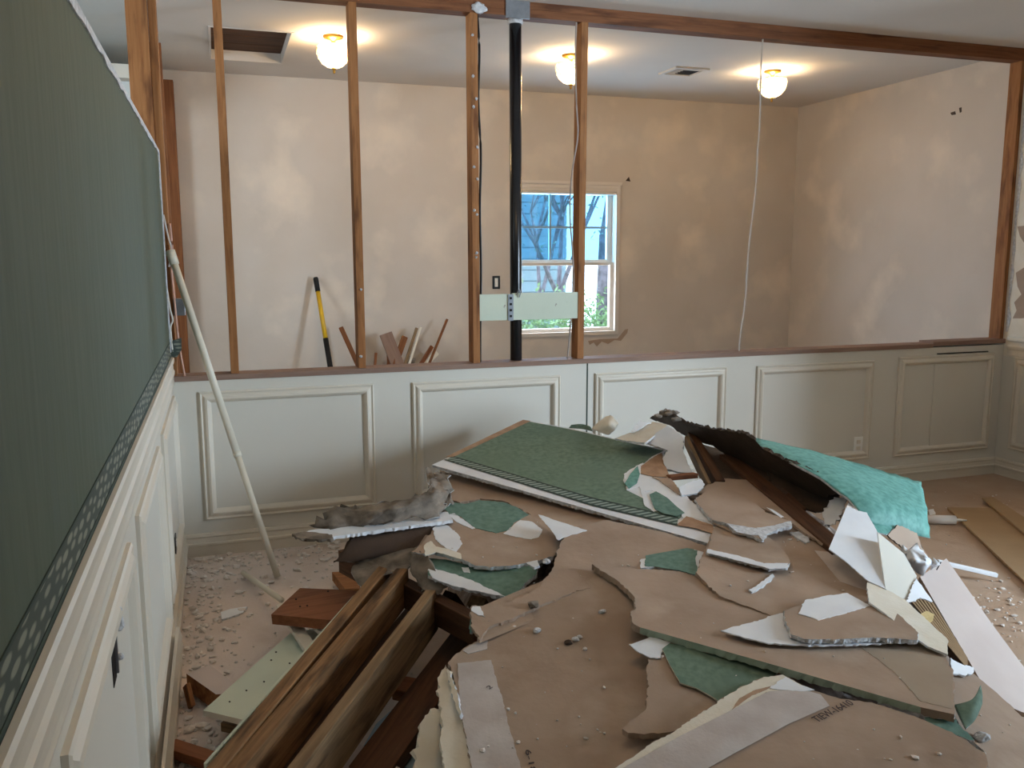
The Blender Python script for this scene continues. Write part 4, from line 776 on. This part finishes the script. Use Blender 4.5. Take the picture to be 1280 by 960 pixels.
T(slab('cardboard_flap', [(1110,669),(1122,656),(1146,666),(1152,684),(1160,694),(1150,700),(1138,698),(1128,685)], [(1110,669,0.46),(1146,666,0.43),(1138,698,0.36)], 0.006, M_kraft, M_kraftdk, M_kraftdk), 'brown paper flap tucked below the turquoise sheet end')
T(sheet('crumpled_paper', [[(1133,690,0.40),(1142,684,0.415),(1150,688,0.40)],[(1134,704,0.375),(1146,698,0.40),(1164,702,0.37)],[(1142,714,0.345),(1156,708,0.37),(1172,704,0.35)]], M_white, M_white, 0.003, rag=0.016), 'crumpled white paper wad at the top of the pinkish plank', 'paper')
T(sheet('crumpled_paper', [[(1032,636,0.49),(1040,625,0.52),(1058,618,0.545)],[(1030,646,0.475),(1042,640,0.50),(1056,634,0.52)],[(1032,662,0.455),(1040,656,0.47),(1050,650,0.50)]], M_white, M_greypaper, 0.003, rag=0.008), 'white crumpled paper behind the tall folded sheet', 'paper')
# things on the floor at the right
tag(timber('trim_stick', at(1172,702,0.09), at(1246,719,0.03), 0.022, 0.018, M_white), 'thin white trim stick lying on the floor beyond the pinkish plank', 'trim')
ct = tag(empty('caulk_tube', at(1178,650,0.03)), 'pale caulk tube lying on the floor right of the turquoise sheet', 'tube')
c0 = at(1152,649,0.026); c1 = at(1194,650,0.026); tube('barrel', [c0, c1], 0.025, M_vinyl, ct, 16); tube('nozzle', [c1, c1+(c1-c0).normalized()*0.06], 0.008, M_outletw, ct, 10, radii=[0.010,0.004])
tag(slab('cardboard_sheet', [(1184,634,'c'),(1247,635,'c'),(1310,690,'c'),(1330,750,'c'),(1300,745,'c')], [(1184,634,0.02),(1247,635,0.02),(1300,745,0.02)], 0.012, M_card, M_card, M_card), 'larger flat cardboard sheet on the floor at the right', 'cardboard', 'cardboard sheets on the floor')
tag(slab('cardboard_sheet', [(1228,622,'c'),(1241,621,'c'),(1320,672,'c'),(1320,700,'c')], [(1228,622,0.036),(1241,621,0.036),(1320,690,0.036)], 0.012, M_card, M_card, M_card), 'narrow cardboard sheet lying half on the larger one', 'cardboard', 'cardboard sheets on the floor')
tag(slab('paper_scrap', [(1161,637),(1167,636),(1169,642),(1163,644)], [(1161,637,0.015),(1167,636,0.015),(1163,644,0.015)], 0.01, M_white, M_white, M_white), 'little white scrap beside the caulk tube', 'paper')

# ------------------------------------------------------------------ timbers and boards at the left
heap_timber('timber', (486,716,0.318), (246,1010,0.222), 0.042, 0.09, M_lumber, 'weathered timber, leftmost of the long pair beside the mint board')
heap_timber('timber', (504,731,0.298), (274,1016,0.196), 0.044, 0.13, M_lumber, 'orange brown timber, right one of the long pair, dark stained side')
heap_timber('timber', (540,762,0.272), (350,1022,0.172), 0.036, 0.15, M_lumbertan, 'tan edged timber right of the long pair, dark side')
heap_timber('timber', (522,772,0.16), (345,1000,0.10), 0.09, 0.07, M_lumberdk, 'dark plank lying low between the long pair and the tan edged timber')
heap_timber('timber', (585,800,0.13), (452,985,0.07), 0.12, 0.05, M_lumberdk, 'dark plank lying low right of the tan edged timber')
heap_timber('timber', (596,752,0.30), (625,800,0.10), 0.06, 0.04, M_lumbertan, 'short tan stud propped inside the hollow under the sheets')
heap_timber('timber', (560,745,0.28), (600,800,0.05), 0.05, 0.04, M_lumberdk, 'dark stud standing in the hollow behind the tan edged timber')
heap_timber('timber', (430,700,0.28), (600,790,0.27), 0.05, 0.09, M_lumberdk, 'dark cross timber carrying the long pair in the hollow')
heap_timber('timber', (500,860,0.09), (600,880,0.09), 0.09, 0.04, M_redwood, 'reddish plank lying low inside the hollow')
tag(slab('painted_board', [(430,975,'c'),(470,905,'c'),(520,860,'c'),(575,870,'c'),(540,975,'c')], [(430,975,0.05),(520,860,0.05),(540,975,0.05)], 0.018, M_siding, M_trim, M_trim), 'grey green painted board lying low in the hollow', 'board')
tag(slab('painted_board', [(425,965,'c'),(450,930,'c'),(500,960,'c'),(490,1000,'c')], [(425,965,0.10),(450,930,0.09),(500,960,0.09)], 0.018, M_pinkboard, M_kraft, M_kraft), 'pinkish board corner between the timbers at the bottom', 'board')
tag(timber('painted_board', at(444,756,0.285), at(258,970,0.218), 0.010, 0.07, M_mint), 'narrow pale board edge along the leftmost long timber', 'board')
# mint board with nail holes
mb = slab('painted_board', [(254,888,'c'),(362,792,'c'),(392,786,'c'),(405,800,'c'),(372,848,'c'),(313,902,'c')], [(254,888,0.120),(362,792,0.10),(313,902,0.125)], 0.018, M_mint, M_cream, M_kraft, rough=0.0)
tag(mb, 'pale mint painted board with nail holes, left of the timbers', 'board')
for x, y in [(339,825),(362,829),(308,863),(287,877),(330,852),(345,815)]: patch('nail_hole', [(x-1.5,y),(x,y-1.2),(x+1.5,y),(x,y+1.2)], mb, M_dark, 0.0006, 0.0005, 0)
# brown block
rb = slab('wood_block', [(375,735,'c'),(447,738,'c'),(444,778,'c'),(412,775,'c'),(339,768,'c')], [(375,735,0.205),(447,738,0.215),(339,768,0.195)], 0.038, M_redwood, M_redwood, M_redwood, rough=0.0)
tag(rb, 'reddish brown wood block lying across the white stick', 'wood block', 'wood offcuts on the left floor')
for x, y in [(370,749),(384,757),(410,739),(375,758)]: patch('nail_hole', [(x-1.5,y),(x,y-1.2),(x+1.5,y),(x,y+1.2)], rb, M_dark, 0.0006, 0.0005, 0)
tag(slab('wood_block', [(415,715,'c'),(432,714,'c'),(450,726,'c'),(449,736,'c'),(431,736,'c')], [(415,715,0.06),(432,714,0.06),(431,736,0.06)], 0.04, M_stud, M_stud, M_stud, rough=0.0), 'small orange wedge of wood behind the reddish block', 'wood block', 'wood offcuts on the left floor')
tag(slab('wood_block', [(233,842,'c'),(262,831,'c'),(285,848,'c'),(300,866,'c'),(270,868,'c')], [(233,842,0.075),(262,831,0.075),(270,868,0.075)], 0.06, M_pinkboard, M_stud, M_stud, rough=0.0), 'wood block with dusty pinkish top beside the left wall', 'wood block', 'wood offcuts on the left floor')
tag(timber('wood_block', at(233,856,0.07), at(240,884,0.01), 0.014, 0.05, M_stud), 'thin splinter standing against the dusty pinkish block', 'wood block', 'wood offcuts on the left floor')
tag(timber('wood_block', at(212,934,0.035), at(285,958,0.035), 0.05, 0.03, M_redwood), 'short brown stick lying by the baseboard at the bottom left', 'wood block', 'wood offcuts on the left floor')
tag(timber('wood_block', at(285,902,0.03), at(330,912,0.03), 0.07, 0.03, M_lumbertan), 'tan offcut under the lower edge of the mint board', 'wood block', 'wood offcuts on the left floor')
tag(tube('white_stick', [at(304,716,0.02), at(352,750,0.10)], 0.012, M_pvc, None, 10), 'short white stick on the floor leading under the reddish block', 'stick')
tag(timber('cream_batten', at(352,757,0.13), at(392,818,0.125), 0.045, 0.018, M_trim), 'cream batten lying on the mint board below the reddish block', 'batten')
tag(timber('cream_batten', at(385,775,0.14), at(412,800,0.15), 0.02, 0.015, M_cream), 'thin pale batten between the block and the timbers', 'batten')
tag(slab('tile_scrap', [(276,765,'c'),(288,761,'c'),(309,758,'c'),(303,766,'c'),(285,772,'c'),(277,774,'c')], [(276,765,0.008),(309,758,0.008),(285,772,0.008)], 0.007, M_white, M_gyps, M_gyps), 'flat white scrap lying alone on the dusty left floor', 'scrap')
# white pole
pv = tag(empty('pvc_pole', at(347,722,0)), 'long white plastic pole leaning in the corner of the green wall', 'pole')
a = Vector((0.034,-0.105,1.475)); b = at(347,721,0.01); j = a+(b-a)*0.62
tube('upper_tube', [a, j], 0.0165, M_pvc, pv, 14); tube('lower_tube', [j, b], 0.0145, M_pvc, pv, 14)
tube('end_cap', [a-(b-a).normalized()*0.02, a+(b-a).normalized()*0.045], 0.021, M_pvc, pv, 14)
tube('joint', [j-(b-a).normalized()*0.015, j+(b-a).normalized()*0.01], 0.0185, M_pvc, pv, 14)

# ------------------------------------------------------------------ crumbs
def crumb(bm, p, s):
    r = bmesh.ops.create_icosphere(bm, subdivisions=1, radius=1)
    k = Vector((random.uniform(0.6,1.5), random.uniform(0.6,1.3), random.uniform(0.35,0.8)))
    R = Matrix.Rotation(random.uniform(0,6.28), 3, 'Z')
    for v in r['verts']: v.co = Vector(p)+R@Vector((v.co.x*k.x, v.co.y*k.y, v.co.z*k.z))*s*random.uniform(0.7,1.2)
bm = bmesh.new()
for _ in range(800):
    t = random.random()
    if t < 0.4: x = 0.03+abs(random.gauss(0,0.10)); y = random.uniform(-2.1,-0.03)
    elif t < 0.75: x = random.uniform(0.03,1.2); y = -0.03-abs(random.gauss(0,0.16))
    else: x = random.uniform(0.05,0.9); y = random.uniform(-1.6,-0.05)
    s = min(0.020, 0.0045+random.expovariate(210)); crumb(bm, (x, y, s*0.3), s)
for _ in range(160):
    s = min(0.012, 0.003+random.expovariate(320)); crumb(bm, (random.uniform(2.6,4.9), random.uniform(-2.4,-0.1), s*0.3), s)
for _ in range(260):
    s = min(0.014, 0.003+random.expovariate(300)); crumb(bm, (random.gauss(3.3,0.25), random.gauss(-1.85,0.22), s*0.3), s)
tag(link('plaster_crumbs', bm_mesh(bm), M_chips), 'white plaster crumbs strewn over the dusty floor', 'crumbs', kind='stuff')
bm = bmesh.new()
for o, n_, ext in [(M_, 30, (600,760,760,940)), (T_, 12, (800,1150,730,850)), (S3, 18, (900,1070,660,740)), (Q_, 12, (950,1200,890,950)), (U_, 8, (640,800,690,730)), (R_, 5, (1215,1270,880,950)), (Pa, 8, (560,690,670,700))]:
    p, n = PL[o.as_pointer()]
    for _ in range(n_):
        s = 0.002+random.expovariate(500); crumb(bm, hit(random.uniform(ext[0],ext[1]), random.uniform(ext[2],ext[3]), p+n*0.002, n), min(s, 0.008))
tag(link('plaster_crumbs', bm_mesh(bm), M_chips), 'tiny white plaster crumbs sprinkled over the heap sheets', 'crumbs', kind='stuff')
def lump(px, py, on_, s, label, mt=M_gyps, nm='plaster_chunk'):
    p, n = PL[on_.as_pointer()]; c = hit(px, py, p+n*s*0.5, n); bm = bmesh.new(); bmesh.ops.create_icosphere(bm, subdivisions=2, radius=s)
    for v in bm.verts: v.co = c+Vector((v.co.x*1.2, v.co.y, v.co.z*0.7))*(1+0.6*noise.noise(v.co*70+c*9))
    tag(link(nm, bm_mesh(bm), mt), label, 'plaster', 'plaster chunks on the heap')
lump(671,788,M_,0.011,'white plaster chunk in the middle of the taped brown sheet')
lump(752,764,M_,0.010,'small white chunk near the torn left edge of the long board')
lump(667,756,U_,0.016,'grey plaster chunk on the ridge between the two brown sheets', M_greypaper)
lump(711,803,M_,0.010,'dark tipped splinter chunk right of the white plaster chunk', M_kraftdk)
lump(720,799,M_,0.010,'white splinter chunk beside the dark tipped one')
lump(725,796,M_,0.008,'tiny white splinter at the right of the splinter group')
lump(1226,921,R_,0.016,'white plaster chunk on the bottom right sheet')
lump(683,702,U_,0.013,'white crumbly chunk right of the broken pieces')

# ------------------------------------------------------------------ outside the far window
struct(box('garden_ground', -6, 14, D+0.14, 16, -0.6, -0.5, M_ground))
hs = tag(empty('neighbour_house', (4.1,9.0,-0.5)), 'blue grey sided house beyond the window, behind the trees', 'house')
box('wall', 2.6, 5.7, 9.1, 9.4, -0.5, 3.4, M_siding, hs)
for k in range(16): timber('siding_board', (2.6,9.08,0.4+k*0.18), (5.7,9.08,0.4+k*0.18), 0.02, 0.165, M_siding, hs, bev=0.001)
def tree(base, height, lean, label, seed, r0=0.10, depth=5, leaves=0, lmat=None):
    rnd = random.Random(seed); t = tag(empty('tree', base), label, 'tree', 'trees outside the window')
    segs = []; tips = []
    def grow(p, d, ln, r, dep):
        q = p+d*ln; segs.append((p, q, r, r*0.72)); tips.append(q)
        if dep == 0: return
        for _ in range(2 if rnd.random() < 0.6 else 3):
            nd = (d+Vector((rnd.uniform(-0.8,0.8), rnd.uniform(-0.8,0.8), rnd.uniform(-0.25,0.6)))).normalized(); grow(q, nd, ln*rnd.uniform(0.6,0.85), r*0.66, dep-1)
    grow(Vector(base), Vector(lean).normalized(), height, r0, depth)
    bm = bmesh.new()
    for p, q, ra, rb_ in segs:
        d = (q-p).normalized(); a = d.cross(Vector((0.3,0.9,0.2))).normalized(); b = d.cross(a); n = 6
        A = [bm.verts.new(p+(a*math.cos(k*math.tau/n)+b*math.sin(k*math.tau/n))*ra) for k in range(n)]; B = [bm.verts.new(q+(a*math.cos(k*math.tau/n)+b*math.sin(k*math.tau/n))*rb_) for k in range(n)]
        for k in range(n): bm.faces.new((A[k], A[(k+1)%n], B[(k+1)%n], B[k]))
    link('trunk', bm_mesh(bm), M_bark, t)
    if leaves:
        bm = bmesh.new()
        for _ in range(leaves):
            c = rnd.choice(tips)+Vector((rnd.gauss(0,0.16), rnd.gauss(0,0.16), rnd.gauss(0,0.16))); u = Vector((rnd.uniform(-1,1), rnd.uniform(-1,1), rnd.uniform(-1,1))).normalized()*rnd.uniform(0.02,0.045); v = u.cross(Vector((rnd.uniform(-1,1), rnd.uniform(-1,1), rnd.uniform(-1,1)))).normalized()*0.016
            bm.faces.new([bm.verts.new(c-u), bm.verts.new(c+v), bm.verts.new(c+u), bm.verts.new(c-v)])
        fo = link('foliage', bm_mesh(bm), lmat, t); fo['kind'] = 'stuff'
tree((4.60,5.2,-0.5), 2.2, (0.02,0,1), 'thick grey trunk right of the window stud outside', 3, 0.12, 5, 900, M_leaf2)
tree((4.75,6.6,-0.5), 1.4, (-0.12,0,1), 'slender branching tree in the middle of the window', 5, 0.05, 7, 3500, M_leaf2)
tree((4.30,6.9,-0.5), 1.3, (0.1,0,1), 'slender branching tree nearest the black pipe', 11, 0.045, 7, 3500, M_leaf2)
tree((3.75,5.0,-0.5), 0.42, (0.1,0,1), 'low green bush outside, seen under the brace board', 21, 0.02, 5, 1500, M_leaf)
tree((4.25,5.0,-0.5), 0.40, (-0.1,0,1), 'low green bush outside at the foot of the window stud', 23, 0.02, 5, 1500, M_leaf)
